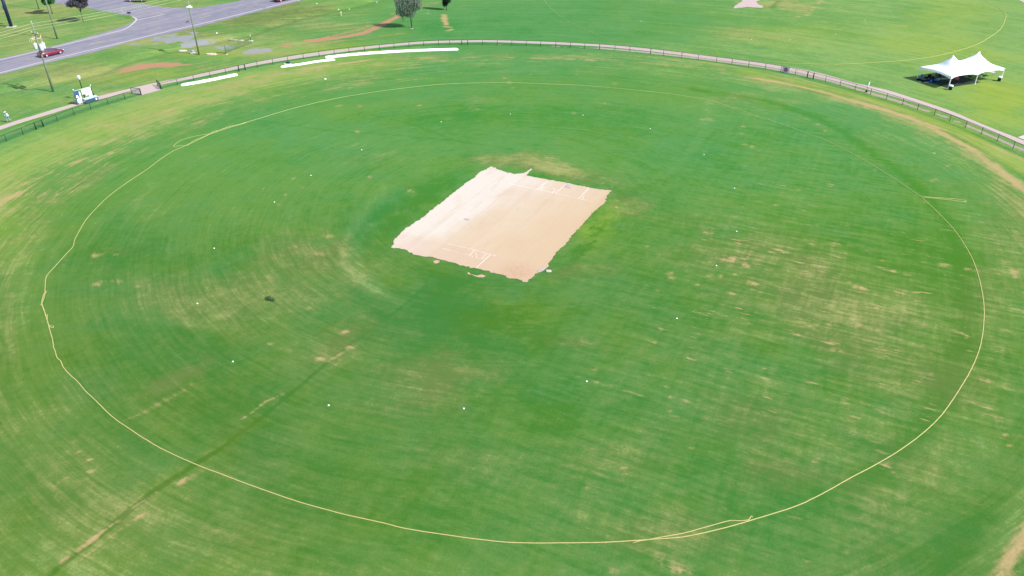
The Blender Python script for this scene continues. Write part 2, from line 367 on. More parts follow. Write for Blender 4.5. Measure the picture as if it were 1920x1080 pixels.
for (x, y, r, v) in [(180, 478, 9, .9), (216, 478, 5, .7), (182, 533, 8, .9), (191, 527, 5, .8), (219, 528, 7, .8), (255, 538, 8, .5), (117, 496, 6, .45), (172, 495, 3, .6), (463, 807, 5, .5), (588, 756, 6, .6),
                     (390, 540, 5, .5), (439, 545, 6, .5), (555, 463, 5, .8), (595, 476, 8, .8), (605, 478, 5, .7), (580, 577, 6, .7), (505, 645, 5, .8), (648, 622, 7, .6), (1130, 755, 6, .5), (850, 650, 4, .5), (1055, 643, 8, .5),
                     (470, 1000, 4, .5), (1240, 1040, 14, .55), (1262, 1062, 18, .9), (1235, 1052, 8, .7), (1150, 1072, 12, .6), (1285, 1070, 10, .7), (1169, 878, 5, .9), (1172, 890, 5, .7), (1254, 746, 5, .8), (1255, 770, 5, .9),
                     (1100, 915, 6, .6), (1299, 841, 5, .9), (1302, 858, 4, .7), (1527, 865, 6, .8), (1515, 1053, 5, 1.0), (1660, 873, 9, .8), (1676, 885, 5, .9), (1706, 902, 5, .6), (1704, 920, 6, .8), (1640, 945, 8, .6), (1620, 965, 12, .6),
                     (1565, 938, 7, .5), (1585, 1035, 10, .5), (1437, 1040, 8, .5), (1740, 960, 9, .5), (1657, 1060, 6, .5), (1884, 816, 5, .9), (1892, 835, 5, .8), (1870, 790, 8, .5), (1822, 754, 8, .4), (1040, 857, 4, .6),
                     (974, 858, 4, .6), (890, 880, 5, .5), (1117, 692, 5, .6), (1117, 717, 5, .6), (1228, 643, 6, .6), (1055, 620, 3, .3), (1433, 692, 4, .8), (1303, 612, 5, .6), (670, 247, 4, .9), (693, 332, 5, .9), (552, 335, 6, .6), (770, 358, 7, .6),
                     (493, 353, 3, .7), (534, 365, 4, .7), (523, 383, 4, .6), (570, 352, 6, .5), (615, 443, 8, .6), (635, 197, 8, .5), (675, 198, 5, .6), (787, 197, 5, .6), (894, 204, 4, .8), (893, 190, 3, .6), (880, 203, 3, .8), (825, 245, 7, .4),
                     (1076, 212, 5, .5), (1134, 193, 3, .7), (1331, 224, 7, .7), (1315, 223, 5, .5), (1394, 237, 4, .7), (1390, 250, 5, .5), (1411, 276, 5, .7), (1397, 271, 4, .6), (1422, 283, 3, .7), (1131, 343, 2.5, .9), (1148, 351, 3, 1.0), (1182, 400, 3, .7),
                     (1131, 500, 5, .6), (1155, 388, 4, .9), (1326, 435, 9, .8), (1548, 245, 4, .8), (1534, 233, 4, .6), (1558, 347, 6, .9), (1459, 283, 3, .7), (1638, 319, 4, .7), (1752, 287, 3, .8), (1777, 310, 5, .7), (1748, 338, 6, .7), (1454, 384, 4, .8),
                     (1852, 236, 3, .3), (905, 190, 3, .4), (955, 155, 5, .8), (947, 147, 4, .8), (962, 165, 4, .6), (1152, 157, 5, .7), (1166, 119, 3, .8), (995, 139, 3, .5), (1082, 139, 3, .5), (600, 131, 6, .8), (780, 150, 4, .4), (430, 173, 4, .4), (1812, 632, 5, 1.0),
                     (1568, 457, 8, .9), (1550, 455, 5, .6), (1593, 460, 6, .6), (1675, 508, 4, .9), (1652, 488, 5, .6), (1700, 515, 6, .6), (1605, 536, 9, 1.1), (1622, 541, 8, 1.0), (1690, 548, 10, .7), (1592, 530, 4, .8), (1646, 577, 6, 1.0), (1598, 598, 5, .7),
                     (1610, 607, 8, .8), (1645, 620, 7, .7), (1560, 607, 8, .9), (1520, 612, 5, .9), (1497, 629, 5, .9), (1553, 645, 4, .8), (1566, 654, 6, .9), (1580, 657, 5, .8), (1510, 560, 8, .6), (1508, 510, 8, .7), (1465, 470, 10, .6), (1480, 560, 7, .5),
                     (1903, 509, 8, 1.0), (1905, 519, 5, 1.0), (1815, 505, 7, .9), (1770, 497, 10, .7), (1840, 510, 10, .8), (1870, 515, 8, .5), (1875, 455, 7, .6), (1840, 708, 10, .7), (1855, 716, 6, .7), (1745, 702, 6, .7), (1800, 595, 5, .3), (1700, 690, 8, .4),
                     (1360, 486, 12, .9), (1373, 487, 6, 1.1), (1395, 495, 6, 1.2), (1402, 499, 5, 1.1), (1333, 491, 4, .9), (1345, 502, 4, .8), (1335, 514, 5, .8), (1350, 517, 6, .8), (1258, 522, 6, .9), (1257, 512, 4, .8), (1290, 508, 4, .8), (1309, 534, 4, .8), (1234, 546, 4, .7),
                     (1212, 462, 4, .7), (1372, 550, 6, 1.0), (1378, 514, 4, 1.0), (1409, 530, 9, .8), (1418, 532, 5, .8), (1412, 543, 5, .6), (1424, 549, 5, .6), (1412, 465, 3, 1.0), (1410, 471, 3, 1.0), (1406, 477, 3, .9), (1402, 482, 3, .8), (1300, 462, 4, .4), (1370, 461, 5, .5), (1378, 574, 4, .4)]:
    ell(wear, x, y, r * 1.25, r * .62, v * .85, 8 if x > 1200 else 0)
# ---- beyond the fence: the verge, red soil, gravel
stroke(red, [(230, 133), (250, 129), (275, 124), (300, 121), (325, 121)], 3.0, 1.1, wob=.9, seed=81); ell(red, 272, 123, 34, 7, .6)
stroke(red, [(300, 120), (330, 122), (355, 121)], .9, .8, wob=.6, seed=82)
stroke(red, [(575, 76), (630, 72), (680, 62), (710, 50), (730, 39), (748, 30)], 1.7, 1.35, wob=.4, seed=83)
stroke(red, [(590, 76), (630, 66), (670, 56), (700, 47)], 2.4, .60, wob=.7, seed=84); stroke(red, [(600, 74), (650, 68), (690, 60)], 2.0, .5, wob=.7, seed=85)
ell(red, 538, 86, 10, 3.5, 1.1); ell(red, 738, 26, 8, 3, .5); stroke(red, [(670, 74), (686, 75)], .5, .7)
stroke(dry, [(560, 82), (640, 76), (760, 62)], 2.0, .6, wob=.6, seed=85)
for pts, wd in [([(832, 28), (834, 38), (837, 46)], 1.7), ([(835, 50), (846, 51)], 1.1), ([(840, 57), (846, 55)], 1.2)]:
    stroke(wear, pts, wd, 1.2, wob=.5, seed=86)
ell(wear, 803, 25, 4, 2, .9); ell(dry, 800, 8, 30, 8, .5); ell(red, 818, 5, 9, 3, .5)
for x, y, a, b, v in [(330, 74, 42, 8, 1.6), (300, 73, 16, 5, 1.2), (375, 79, 24, 3.4, 1.2), (355, 82, 12, 4, 1.2), (365, 62, 12, 3.5, 1.1), (415, 90, 16, 3, 1.0), (432, 88, 12, 4, .8), (480, 96, 20, 3.6, 1.3), (495, 93, 18, 3, 1.1), (255, 83, 20, 3, .7), (470, 98, 10, 5, .8)]:
    ell(grey, x, y, a, b, v, p=3)
for x, y, a, b, v in [(450, 38, 110, 12, .7), (570, 20, 110, 12, .7), (130, 130, 120, 14, .35), (620, 50, 60, 10, .6), (330, 60, 40, 6, .8), (260, 80, 40, 5, .8), (430, 82, 60, 12, .45), (500, 100, 60, 6, .6), (90, 145, 60, 14, .3), (610, 85, 60, 8, .5), (540, 70, 60, 8, .25), (40, 60, 60, 14, .45), (60, 25, 90, 16, .35), (200, 50, 40, 8, .3), (220, 172, 40, 5, .5)]:
    ell(dry, x, y, a, b, v)
for x, y, a, b, v in [(640, 92, 80, 9, 1.0), (400, 100, 90, 8, .8), (200, 150, 80, 12, .7), (300, 138, 90, 8, .8), (60, 190, 80, 10, .5), (1880, 190, 100, 50, 1.1), (1780, 90, 120, 40, .7), (1800, 20, 90, 30, .6), (1500, 60, 200, 30, .4)]:
    ell(lime, x, y, a, b, v)
for x, y, a, b, v in [(1860, 200, 80, 40, .06), (1700, 80, 160, 40, .10), (1400, 100, 90, 18, .18), (600, 90, 100, 14, .16), (980, 40, 200, 40, -.30), (840, 50, 80, 26, -.28), (1250, 50, 160, 40, -.22), (1600, 30, 120, 26, -.20),
                      (430, 55, 100, 12, -.38), (560, 22, 90, 12, -.38), (450, 30, 60, 10, -.3), (320, 105, 60, 8, -.2), (120, 155, 60, 12, -.08), (1720, 40, 60, 50, -.1)]:
    ell(tone, x, y, a, b, v)
for x, y, a, b, v in [(1000, 40, 260, 50, -.8), (840, 40, 60, 30, -.5), (150, 170, 160, 20, -.4)]:
    ell(hue, x, y, a, b, v)
# second square far off
ell(dry, 1478, 6, 50, 14, 1.0, -6, p=3); stroke(wear, [(1395, 17), (1430, 21), (1470, 26), (1500, 25)], .5, .5, wob=.2, seed=88); stroke(tone, [(1460, 2), (1447, 15)], 1.6, -.5)
for p in [(1496, 31), (1513, 28), (1518, 25), (1522, 19), (1525, 14), (1535, 5), (1540, 1)]: ell(wear, p[0], p[1], 5, 2, .85)
ell(dry, 1460, 70, 110, 16, .4); ell(dry, 1380, 60, 60, 14, .35)
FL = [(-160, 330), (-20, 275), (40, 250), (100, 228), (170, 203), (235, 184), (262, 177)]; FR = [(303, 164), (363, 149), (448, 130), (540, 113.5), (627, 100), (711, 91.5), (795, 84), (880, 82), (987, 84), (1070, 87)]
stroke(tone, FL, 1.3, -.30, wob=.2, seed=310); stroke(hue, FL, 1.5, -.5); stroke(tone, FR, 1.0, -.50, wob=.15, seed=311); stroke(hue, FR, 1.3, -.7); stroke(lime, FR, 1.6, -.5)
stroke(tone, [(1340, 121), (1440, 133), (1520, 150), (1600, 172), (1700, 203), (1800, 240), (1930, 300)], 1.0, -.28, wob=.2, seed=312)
# bare strip along the fence foot
stroke(grey, [(835, 84), (880, 82.5), (960, 84.5), (1040, 87.0), (1124, 90.5)], .55, .9, wob=.25, gap=.40, seed=301, gs=2.4)
stroke(grey, [(1124, 90.5), (1180, 95), (1240, 101.5), (1310, 109.5), (1372, 118), (1440, 127.5), (1500, 139), (1560, 153), (1620, 171), (1690, 192)], .9, 1.5, soft=.5, wob=.15, seed=302)
stroke(grey, [(1690, 192), (1760, 215), (1820, 239), (1870, 260), (1930, 286)], .8, 1.2, wob=.35, gap=.25, seed=303, gs=1.8)
# weight for the straight mowing streaks (right half) against round ones
rad = 1 / (1 + np.exp(-(PB - 12 - 6 * (n1 - .5)) / 5)) * (1 / (1 + np.exp((R_ - 57) / 1.5)))
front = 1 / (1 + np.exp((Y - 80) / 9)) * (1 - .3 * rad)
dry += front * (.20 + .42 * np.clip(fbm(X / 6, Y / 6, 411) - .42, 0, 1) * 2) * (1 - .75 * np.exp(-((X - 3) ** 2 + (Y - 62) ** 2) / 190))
verge = 1 / (1 + np.exp((X + 46) / 5)) * (1 / (1 + np.exp(-(R_ - 79) / 1.5)))
dry += verge * (.34 + .5 * np.clip(fbm(X / 8, Y / 8, 431) - .40, 0, 1) * 2); tone += verge * -.12
apron = np.clip((R_ - 52) / 4, 0, 1) * (1 / (1 + np.exp((R_ - 73) / 1.5)))
apron *= .35 + .65 / (1 + np.exp(-(Y - 72) / 5)); apron *= np.where((X > 20) & (Y < 100), .9, 1.0)
dry += apron * (.30 + .25 * (X < -20)) * np.clip(n3 * 2 - .5, 0, 1)
streakamp = np.clip(.24 + .62 * rad + .40 * apron + .25 * far - .12 * np.exp(-(R_ / 16) ** 2), 0, 1)
sparse = np.clip(rad * np.exp(-((PA + 8) / 34) ** 2) * 1.5, 0, 1.3) * np.clip((PB - 14) / 10, 0, 1) + .35 * infield * np.clip(n2 * 2 - .9, 0, 1)

Z = gz_np(X, Y)
me = bpy.data.meshes.new('ground')
nv = NX * NY
co = np.stack([X, Y, Z], -1).reshape(-1).astype(np.float32)
me.vertices.add(nv); me.vertices.foreach_set('co', co)
ii = (np.arange(NY - 1)[:, None] * NX + np.arange(NX - 1)[None, :]).reshape(-1)
quads = np.stack([ii, ii + 1, ii + NX + 1, ii + NX], -1).reshape(-1).astype(np.int32)
nf = len(ii)
me.loops.add(nf * 4); me.loops.foreach_set('vertex_index', quads)
me.polygons.add(nf); me.polygons.foreach_set('loop_start', (np.arange(nf) * 4).astype(np.int32))
me.polygons.foreach_set('loop_total', np.full(nf, 4, np.int32))
me.update(calc_edges=True)
me.shade_smooth()
def put(name, a, b, c, d):
    at = me.attributes.new(name, 'FLOAT_COLOR', 'POINT')
    at.data.foreach_set('color', np.stack([a, b, c, d], -1).reshape(-1).astype(np.float32))
put('mask_a', tone, dry, wear, hue)
put('mask_b', np.clip(red, 0, 2), np.clip(grey, 0, 2), rad, lime)
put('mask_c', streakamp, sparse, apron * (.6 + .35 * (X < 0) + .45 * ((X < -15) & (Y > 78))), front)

class NT:
    """tiny node builder"""
    def __init__(s, name):
        s.m = bpy.data.materials.new(name); s.m.use_nodes = True; s.t = s.m.node_tree; s.b = s.t.nodes['Principled BSDF']
    def n(s, ty, **k):
        q = s.t.nodes.new(ty)
        for a, v in k.items(): setattr(q, a, v)
        return q
    def put(s, sock, v):
        if hasattr(v, 'is_linked') or isinstance(v, bpy.types.NodeSocket): s.t.links.new(v, sock)
        else: sock.default_value = v
    def math(s, op, a, b=0.0, c=None, clamp=False):
        q = s.n('ShaderNodeMath', operation=op, use_clamp=clamp); s.put(q.inputs[0], a); s.put(q.inputs[1], b)
        if c is not None: s.put(q.inputs[2], c)
        return q.outputs[0]
    def mix(s, f, a, b):
        q = s.n('ShaderNodeMix', data_type='RGBA', clamp_factor=True); s.put(q.inputs['Factor'], f)
        s.put(q.inputs[6], a); s.put(q.inputs[7], b); return q.outputs[2]
    def noise(s, vec, sc, det=3, rough=.55):
        q = s.n('ShaderNodeTexNoise'); q.inputs['Scale'].default_value = sc; q.inputs['Detail'].default_value = det; q.inputs['Roughness'].default_value = rough
        s.t.links.new(vec, q.inputs['Vector']); return q.outputs[0]
    def comb(s, x, y, z=0.0):
        q = s.n('ShaderNodeCombineXYZ'); s.put(q.inputs[0], x); s.put(q.inputs[1], y); s.put(q.inputs[2], z); return q.outputs[0]
    def ramp(s, v, a, b, x=0.0, y=1.0):
        q = s.n('ShaderNodeMapRange', interpolation_type='SMOOTHSTEP'); s.put(q.inputs[0], v)
        q.inputs[1].default_value = a; q.inputs[2].default_value = b; q.inputs[3].default_value = x; q.inputs[4].default_value = y; return q.outputs[0]
    def attr(s, name):
        q = s.n('ShaderNodeAttribute', attribute_name=name); r = s.n('ShaderNodeSeparateColor'); s.t.links.new(q.outputs['Color'], r.inputs[0])
        return r.outputs[0], r.outputs[1], r.outputs[2], q.outputs['Alpha']

g = NT('grass_field')
A0, A1, A2, A3 = g.attr('mask_a'); B0, B1, B2, B3 = g.attr('mask_b'); C0, C1, C2, C3 = g.attr('mask_c')
tc = g.n('ShaderNodeTexCoord'); P = tc.outputs['Object']
sx = g.n('ShaderNodeSeparateXYZ'); g.t.links.new(P, sx.inputs[0])
X_ = g.math('SUBTRACT', sx.outputs[0], CX); Y_ = g.math('SUBTRACT', sx.outputs[1], CY)
wob = g.noise(P, .12, 2)
wobs = g.math('MULTIPLY', g.math('SUBTRACT', wob, .5), 1.3)
r_ = g.math('POWER', g.math('ADD', g.math('MULTIPLY', X_, X_), g.math('MULTIPLY', Y_, Y_)), .5)
rw = g.math('ADD', r_, wobs)
ux = g.math('DIVIDE', X_, g.math('MAXIMUM', r_, .5)); uy = g.math('DIVIDE', Y_, g.math('MAXIMUM', r_, .5))
ring = g.noise(g.comb(g.math('MULTIPLY', ux, 7.0), g.math('MULTIPLY', uy, 7.0), g.math('MULTIPLY', rw, 2.7)), 1.0, 4, .62)
ringb = g.noise(g.comb(g.math('MULTIPLY', ux, 3.0), g.math('MULTIPLY', uy, 3.0), g.math('MULTIPLY', rw, .55)), 1.0, 2, .5)
pa = g.math('ADD', g.math('MULTIPLY', X_, ca), g.math('MULTIPLY', Y_, sa)); pb = g.math('SUBTRACT', g.math('MULTIPLY', X_, sa), g.math('MULTIPLY', Y_, ca))
paw = g.math('ADD', pa, g.math('MULTIPLY', wobs, .5)); pbw = g.math('ADD', pb, g.math('MULTIPLY', wobs, .5))
stb = g.noise(g.comb(g.math('MULTIPLY', pbw, .22), g.math('MULTIPLY', paw, 1.7), 3.3), 1.0, 4, .62)
sta = g.noise(g.comb(g.math('MULTIPLY', pbw, 1.5), g.math('MULTIPLY', paw, .16), 8.1), 1.0, 4, .6)
straight = g.math('ADD', g.math('MULTIPLY', stb, .68), g.math('MULTIPLY', sta, .32))
roundish = g.math('ADD', g.math('MULTIPLY', ring, .66), g.math('MULTIPLY', ringb, .34))
mixs = g.math('ADD', g.math('MULTIPLY', straight, B2), g.math('MULTIPLY', roundish, g.math('SUBTRACT', 1.0, B2)))
st = g.math('MULTIPLY', g.math('SUBTRACT', mixs, .5), g.math('MULTIPLY_ADD', C0, 1.9, .7))
cloud = g.noise(P, .55, 6, .62); fine = g.noise(P, 5.0, 5, .7); vfine = g.noise(P, 17.0, 3, .7)
cloud2 = g.noise(P, 1.35, 6, .68)
cl = g.math('ADD', g.math('MULTIPLY', g.math('SUBTRACT', cloud, .5), .75), g.math('MULTIPLY', g.math('SUBTRACT', cloud2, .5), .80))
ringf = g.noise(g.comb(g.math('MULTIPLY', ux, 2.6), g.math('MULTIPLY', uy, 2.6), g.math('MULTIPLY', g.math('MULTIPLY_ADD', wobs, .25, r_), 3.1)), 1.0, 5, .72)
rfl = g.math('MULTIPLY', g.math('SUBTRACT', ringf, .5), g.math('MULTIPLY_ADD', B2, -.25, .62))
fleck = g.ramp(g.noise(g.comb(g.math('MULTIPLY', pb, 1.4), g.math('MULTIPLY', pa, 2.6), 4.0), 1.0, 6, .78), .56, .74)
fleck = g.math('MULTIPLY', fleck, g.ramp(cloud, .42, .60, .15, .62))
st = g.math('ADD', st, g.math('ADD', rfl, fleck))
T = g.math('ADD', g.math('ADD', A0, g.math('MULTIPLY', st, 1.05)), cl)
T = g.math('ADD', T, g.math('MULTIPLY', g.math('SUBTRACT', fine, .5), .60))
T = g.math('ADD', T, g.math('MULTIPLY', g.math('SUBTRACT', vfine, .5), .45))
hueF = g.ramp(g.math('ADD', A3, g.math('MULTIPLY', g.math('SUBTRACT', g.noise(P, .25, 4), .5), 1.6)), -.9, .9)
lush = g.mix(C3, g.mix(hueF, alb(70, 153, 70), alb(84, 154, 48)), g.mix(hueF, alb(70, 136, 60), alb(82, 132, 38)))  # darker near, lighter far: haze and view angle painted into the grass colours
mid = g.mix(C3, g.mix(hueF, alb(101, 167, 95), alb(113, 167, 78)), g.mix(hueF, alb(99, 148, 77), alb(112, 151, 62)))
midl = g.mix(B3, mid, alb(148, 184, 74))
light = g.mix(B3, alb(150, 190, 112), alb(172, 196, 90))
c1 = g.mix(g.ramp(T, -.62, .12), lush, midl)
c2 = g.mix(g.ramp(T, .10, .85), c1, light)
dryF = g.math('ADD', A1, g.math('MULTIPLY', g.math('SUBTRACT', g.math('ADD', g.math('MULTIPLY', mixs, .6), g.math('MULTIPLY', cloud2, .5)), .55), 1.3))
dryF = g.math('ADD', dryF, g.math('ADD', g.math('MULTIPLY', g.math('SUBTRACT', fine, .5), .5), g.math('MULTIPLY', rfl, g.math('MULTIPLY_ADD', C2, 1.6, .5))))
dryc = g.mix(g.ramp(T, -.3, .6), alb(116, 142, 76), alb(184, 188, 120))
c3 = g.mix(g.math('MULTIPLY', g.ramp(dryF, .12, 1.05), .85), c2, dryc)
# scattered thin wear streaks
spn = g.noise(g.comb(g.math('MULTIPLY', pb, .55), g.math('MULTIPLY', pa, 2.3), 1.7), 1.0, 3, .55)
spk = g.math('MULTIPLY', g.ramp(spn, .54, .76), g.math('MULTIPLY', g.ramp(g.noise(P, .35, 3), .42, .62), C1))
brk = g.math('ADD', g.ramp(mixs, .36, .64, 0, 1.1), g.math('MULTIPLY', g.math('SUBTRACT', fine, .5), 1.6))
solid = g.ramp(A2, .45, 1.0)
rsn = g.noise(g.comb(g.math('MULTIPLY', ux, 13.0), g.math('MULTIPLY', uy, 13.0), g.math('MULTIPLY', rw, 2.1)), 1.0, 5, .68)
rsk = g.math('MULTIPLY', g.ramp(rsn, .50, .74), g.math('MULTIPLY', g.ramp(g.noise(P, .22, 3), .42, .62), C2))
wf = g.math('ADD', g.math('MULTIPLY', A2, g.math('MULTIPLY_ADD', brk, g.math('SUBTRACT', 1.15, g.math('MULTIPLY', solid, .75)), g.math('MULTIPLY_ADD', solid, .50, .24))), g.math('ADD', g.math('MULTIPLY', spk, .75), g.math('MULTIPLY', rsk, 1.05)))
wearc = g.mix(g.noise(P, .6, 3), alb(214, 196, 136), alb(218, 180, 138))
wearc = g.mix(g.ramp(g.noise(P, 2.2, 5, .7), .42, .7, 0, .55), wearc, alb(232, 208, 166))
wearc = g.mix(g.ramp(g.noise(P, 3.1, 5, .7), .52, .72, 0, .5), wearc, alb(150, 158, 92))
c4 = g.mix(g.ramp(wf, .06, 1.10, 0, .84), c3, wearc)
redf = g.math('ADD', B0, g.math('MULTIPLY', g.math('SUBTRACT', g.noise(P, 1.3, 5, .65), .5), g.ramp(B0, 0, .3, 0, 1.9)))
redc = g.mix(g.noise(P, 2.2, 5, .7), alb(200, 142, 116), alb(226, 178, 146))
c5 = g.mix(g.ramp(redf, .18, .95, 0, .95), c4, redc)
gyf = g.math('ADD', B1, g.math('MULTIPLY', g.math('SUBTRACT', g.noise(P, 1.6, 5, .65), .5), g.ramp(B1, 0, .3, 0, 1.7)))
gyc = g.mix(g.ramp(sx.outputs[0], -60, 0), alb(186, 190, 204), alb(226, 208, 202))
gyc = g.mix(g.ramp(vfine, .2, .8, 0, .4), gyc, alb(150, 150, 150))
c6 = g.mix(g.ramp(gyf, .25, .85, 0, .92), c5, gyc)
g.t.links.new(c6, g.b.inputs['Base Color'])
g.b.inputs['Roughness'].default_value = .95; g.b.inputs['Specular IOR Level'].default_value = .08
bp = g.n('ShaderNodeBump'); bp.inputs['Strength'].default_value = .35; bp.inputs['Distance'].default_value = .05
g.t.links.new(fine, bp.inputs['Height']); g.t.links.new(bp.outputs[0], g.b.inputs['Normal'])
me.materials.append(g.m)
ground = link(bpy.data.objects.new('ground', me)); tag(ground, 'mown cricket outfield and verge grass', kind='structure')

# ---------------------------------------------------------------- road, side road, path
asph = NT('asphalt'); tc = asph.n('ShaderNodeTexCoord'); P = tc.outputs['Object']
RA = math.atan2((G(556, 0) - G(0, 136.7)).y, (G(556, 0) - G(0, 136.7)).x); rp = G(0, 136.7)
mp = asph.n('ShaderNodeMapping', vector_type='TEXTURE'); mp.inputs['Location'].default_value = rp; mp.inputs['Rotation'].default_value = (0, 0, RA)
asph.t.links.new(P, mp.inputs['Vector'])
sp = asph.n('ShaderNodeSeparateXYZ'); asph.t.links.new(mp.outputs[0], sp.inputs[0])
lane = asph.noise(asph.comb(asph.math('MULTIPLY', sp.outputs[0], .012), asph.math('MULTIPLY', sp.outputs[1], .75), 0.0), 1.0, 3, .6)
blot = asph.noise(P, .35, 5, .6); grain = asph.noise(P, 9.0, 4, .7)
v = asph.math('ADD', asph.math('ADD', asph.math('MULTIPLY', lane, .6), asph.math('MULTIPLY', blot, .3)), asph.math('MULTIPLY', grain, .25))
ac = asph.mix(asph.ramp(v, .42, .75), alb(148, 152, 176), alb(196, 188, 204))
trk = asph.math('ABSOLUTE', asph.math('SUBTRACT', asph.math('FRACT', asph.math('DIVIDE', asph.math('ADD', sp.outputs[1], .4), 1.75)), .5))
ac = asph.mix(asph.ramp(trk, .0, .32, .28, 0), ac, alb(128, 134, 168))
asph.t.links.new(ac, asph.b.inputs['Base Color']); asph.b.inputs['Roughness'].default_value = .9; asph.b.inputs['Specular IOR Level'].default_value = .2
M_ASPH = asph.m
def ext(a, b, d):
    v_ = (b - a).normalized(); return b + v_ * d
near = GL([(0, 140), (83, 119), (180, 97.5), (240, 79.5), (366.7, 52), (490, 20.5), (560, 2.5)])
far_ = GL([(0, 109), (70, 94), (175, 66.5), (233, 48.5), (255, 36.7)])
near = [ext(near[1], near[0], 260)] + near + [ext(near[-2], near[-1], 400)]
fr = GL([(356, 17), (440, 3.6), (470, -3.5)])
far_ = [ext(far_[1], far_[0], 260)] + smooth_line(far_, 1.2) + [GL([(300, 26)])[0]] + fr + [ext(fr[-2], fr[-1], 400)]
for p in range(len(far_)): far_[p].z = 0
# near-side ground under the road is level, so the road is a sheet 2 cm proud
poly_sheet('road', smooth_line(near[1:-1], 3) and ([near[0]] + near[1:-1] + [near[-1]] + far_[::-1]), .020, M_ASPH)['kind'] = 'structure'
conc = mat('pale_asphalt', alb(184, 178, 192), .9, noise=.10, scale=.8)
side = GL([(255, 38.2), (253, 33), (247, 30), (230, 27.6), (212, 24), (187, 20), (150, 12), (110, 7.5), (90, 3), (60, -6)])
side2 = GL([(215, -12), (250, 5.2), (312, 13.6), (345, 15.5), (358, 16.6), (358, 17.2), (300, 27)])
poly_sheet('side_road', side + side2, .024, M_ASPH)['kind'] = 'structure'
poly_sheet('road_patch', GL([(348, 43.3), (349, 41), (353.5, 38.8), (355, 40.2)]), .026, mat('tar', (.012, .014, .03, 1), .7))['kind'] = 'structure'

path_m = NT('concrete_path'); tc = path_m.n('ShaderNodeTexCoord'); P = tc.outputs['Object']
pc = path_m.mix(path_m.noise(P, .18, 4), alb(238, 214, 224), alb(240, 220, 212)); pc = path_m.mix(path_m.ramp(path_m.noise(P, 3.0, 6, .7), .3, .8, 0, .35), pc, alb(190, 172, 176))
path_m.t.links.new(pc, path_m.b.inputs['Base Color']); path_m.b.inputs['Roughness'].default_value = .9; path_m.b.inputs['Specular IOR Level'].default_value = .2
up = [(-160, 300), (-60, 262), (0, 236.5), (60, 218), (100, 205.4), (144, 193), (177.5, 182.5), (245.8, 165.8), (293.7, 155), (345, 145), (460, 121), (515, 110.4), (596.7, 98), (655, 91), (710, 85), (793, 78), (880, 75.6), (930, 75.6), (987, 77.2), (1070, 80), (1140, 84.2), (1240, 94), (1340, 106.5), (1420, 116.5), (1480, 126), (1540, 138), (1600, 155), (1660, 168.3), (1720, 187), (1783, 208.3), (1820, 224), (1867, 243.3), (1920, 264), (2000, 300), (2080, 345)]
lo = [(-160, 309), (-60, 270), (0, 243.4), (60, 223.8), (100, 212), (142.5, 198.3), (180, 188.3), (245, 171.7), (301, 158.7), (362.5, 147), (460, 126.3), (515, 116), (596.7, 104.2), (655, 95.8), (710, 89.2), (793, 81.8), (880, 79.2), (930, 79.3), (987, 81.2), (1070, 84.5), (1140, 88.6), (1240, 99), (1340, 112), (1420, 122.5), (1480, 133), (1540, 146), (1600, 161), (1660, 177), (1720, 194.5), (1783, 215.5), (1820, 231), (1867, 250.5), (1920, 272), (2000, 310), (2080, 356)]
U = smooth_line(GL(up), 2.0); 
L_ = smooth_line(GL(lo), 2.0)
m_ = min(len(U), len(L_))
U = [U[int(i * (len(U) - 1) / (m_ - 1))] for i in range(m_)]; L_ = [L_[int(i * (len(L_) - 1) / (m_ - 1))] for i in range(m_)]
V = []; F = []
for i in range(m_): V += [(U[i].x, U[i].y, .030), (L_[i].x, L_[i].y, .030), (U[i].x, U[i].y, -.05), (L_[i].x, L_[i].y, -.05)]
for i in range(m_ - 1):
    a = 4 * i; F += [(a, a + 1, a + 5, a + 4), (a + 2, a, a + 4, a + 6), (a + 1, a + 3, a + 7, a + 5)]
tag(obj('footpath', (V, F), path_m.m), kind='structure')
poly_sheet('gate_apron', GL([(249, 170.5), (249, 175.5), (266, 178.6), (283, 174.2), (302.5, 168.6), (301, 158.2), (275, 162)]), .034, path_m.m)['kind'] = 'structure'
poly_sheet('side_path', GL([(1908, 257.5), (1925, 252), (2000, 262), (1990, 294), (1930, 266)]), .034, mat('white_concrete', alb(246, 240, 240), .9, noise=.04))['kind'] = 'structure'
poly_sheet('far_path', GL([(1906, -2), (1911, 0), (1922, 6), (1960, 22), (1960, 14), (1925, -3)]), .02, path_m.m)['kind'] = 'structure'

M_WHITE = mat('road_white', alb(236, 232, 244), .8, noise=.10, scale=2.0); M_YEL = mat('road_yellow', alb(232, 206, 160), .8, noise=.15, scale=2.0)
nl = GL([(0, 136.7), (116.7, 106.7), (220, 82), (320, 57.5), (400, 39), (491.7, 16.3)])
fl = GL([(0, 112.5), (70, 96), (150, 76.7), (230, 56.7), (245, 48), (255, 38.5), (254, 34.5), (248, 31.4)])
tag(strips('edge_line', [([ext(nl[1], nl[0], 200)] + smooth_line(nl, 4), .42), (GL([(500, 14.2), (556.7, 0)]) + [ext(*GL([(500, 14.2), (556.7, 0)]), 300)], .42),
                         ([ext(fl[1], fl[0], 200)] + smooth_line(fl[:4], 4), .40), (smooth_line(fl[3:], .5), .40)], .030, M_WHITE), kind='structure')
tag(strips('edge_line', [(GL([(357, 18.6), (430, 8.5), (481.7, -.5)]) + [ext(*GL([(430, 8.5), (481.7, -.5)]), 300)], .2), (GL([(200, 47), (270, 44), (340, 24), (357, 18.8)]), .12)][:1], .030, mat('faded_white', alb(206, 198, 212), .9, noise=.1)), kind='structure')
tag(strips('stop_line', [(GL([(256, 38.2), (308, 27.2)]), .42)], .034, M_WHITE), kind='structure')
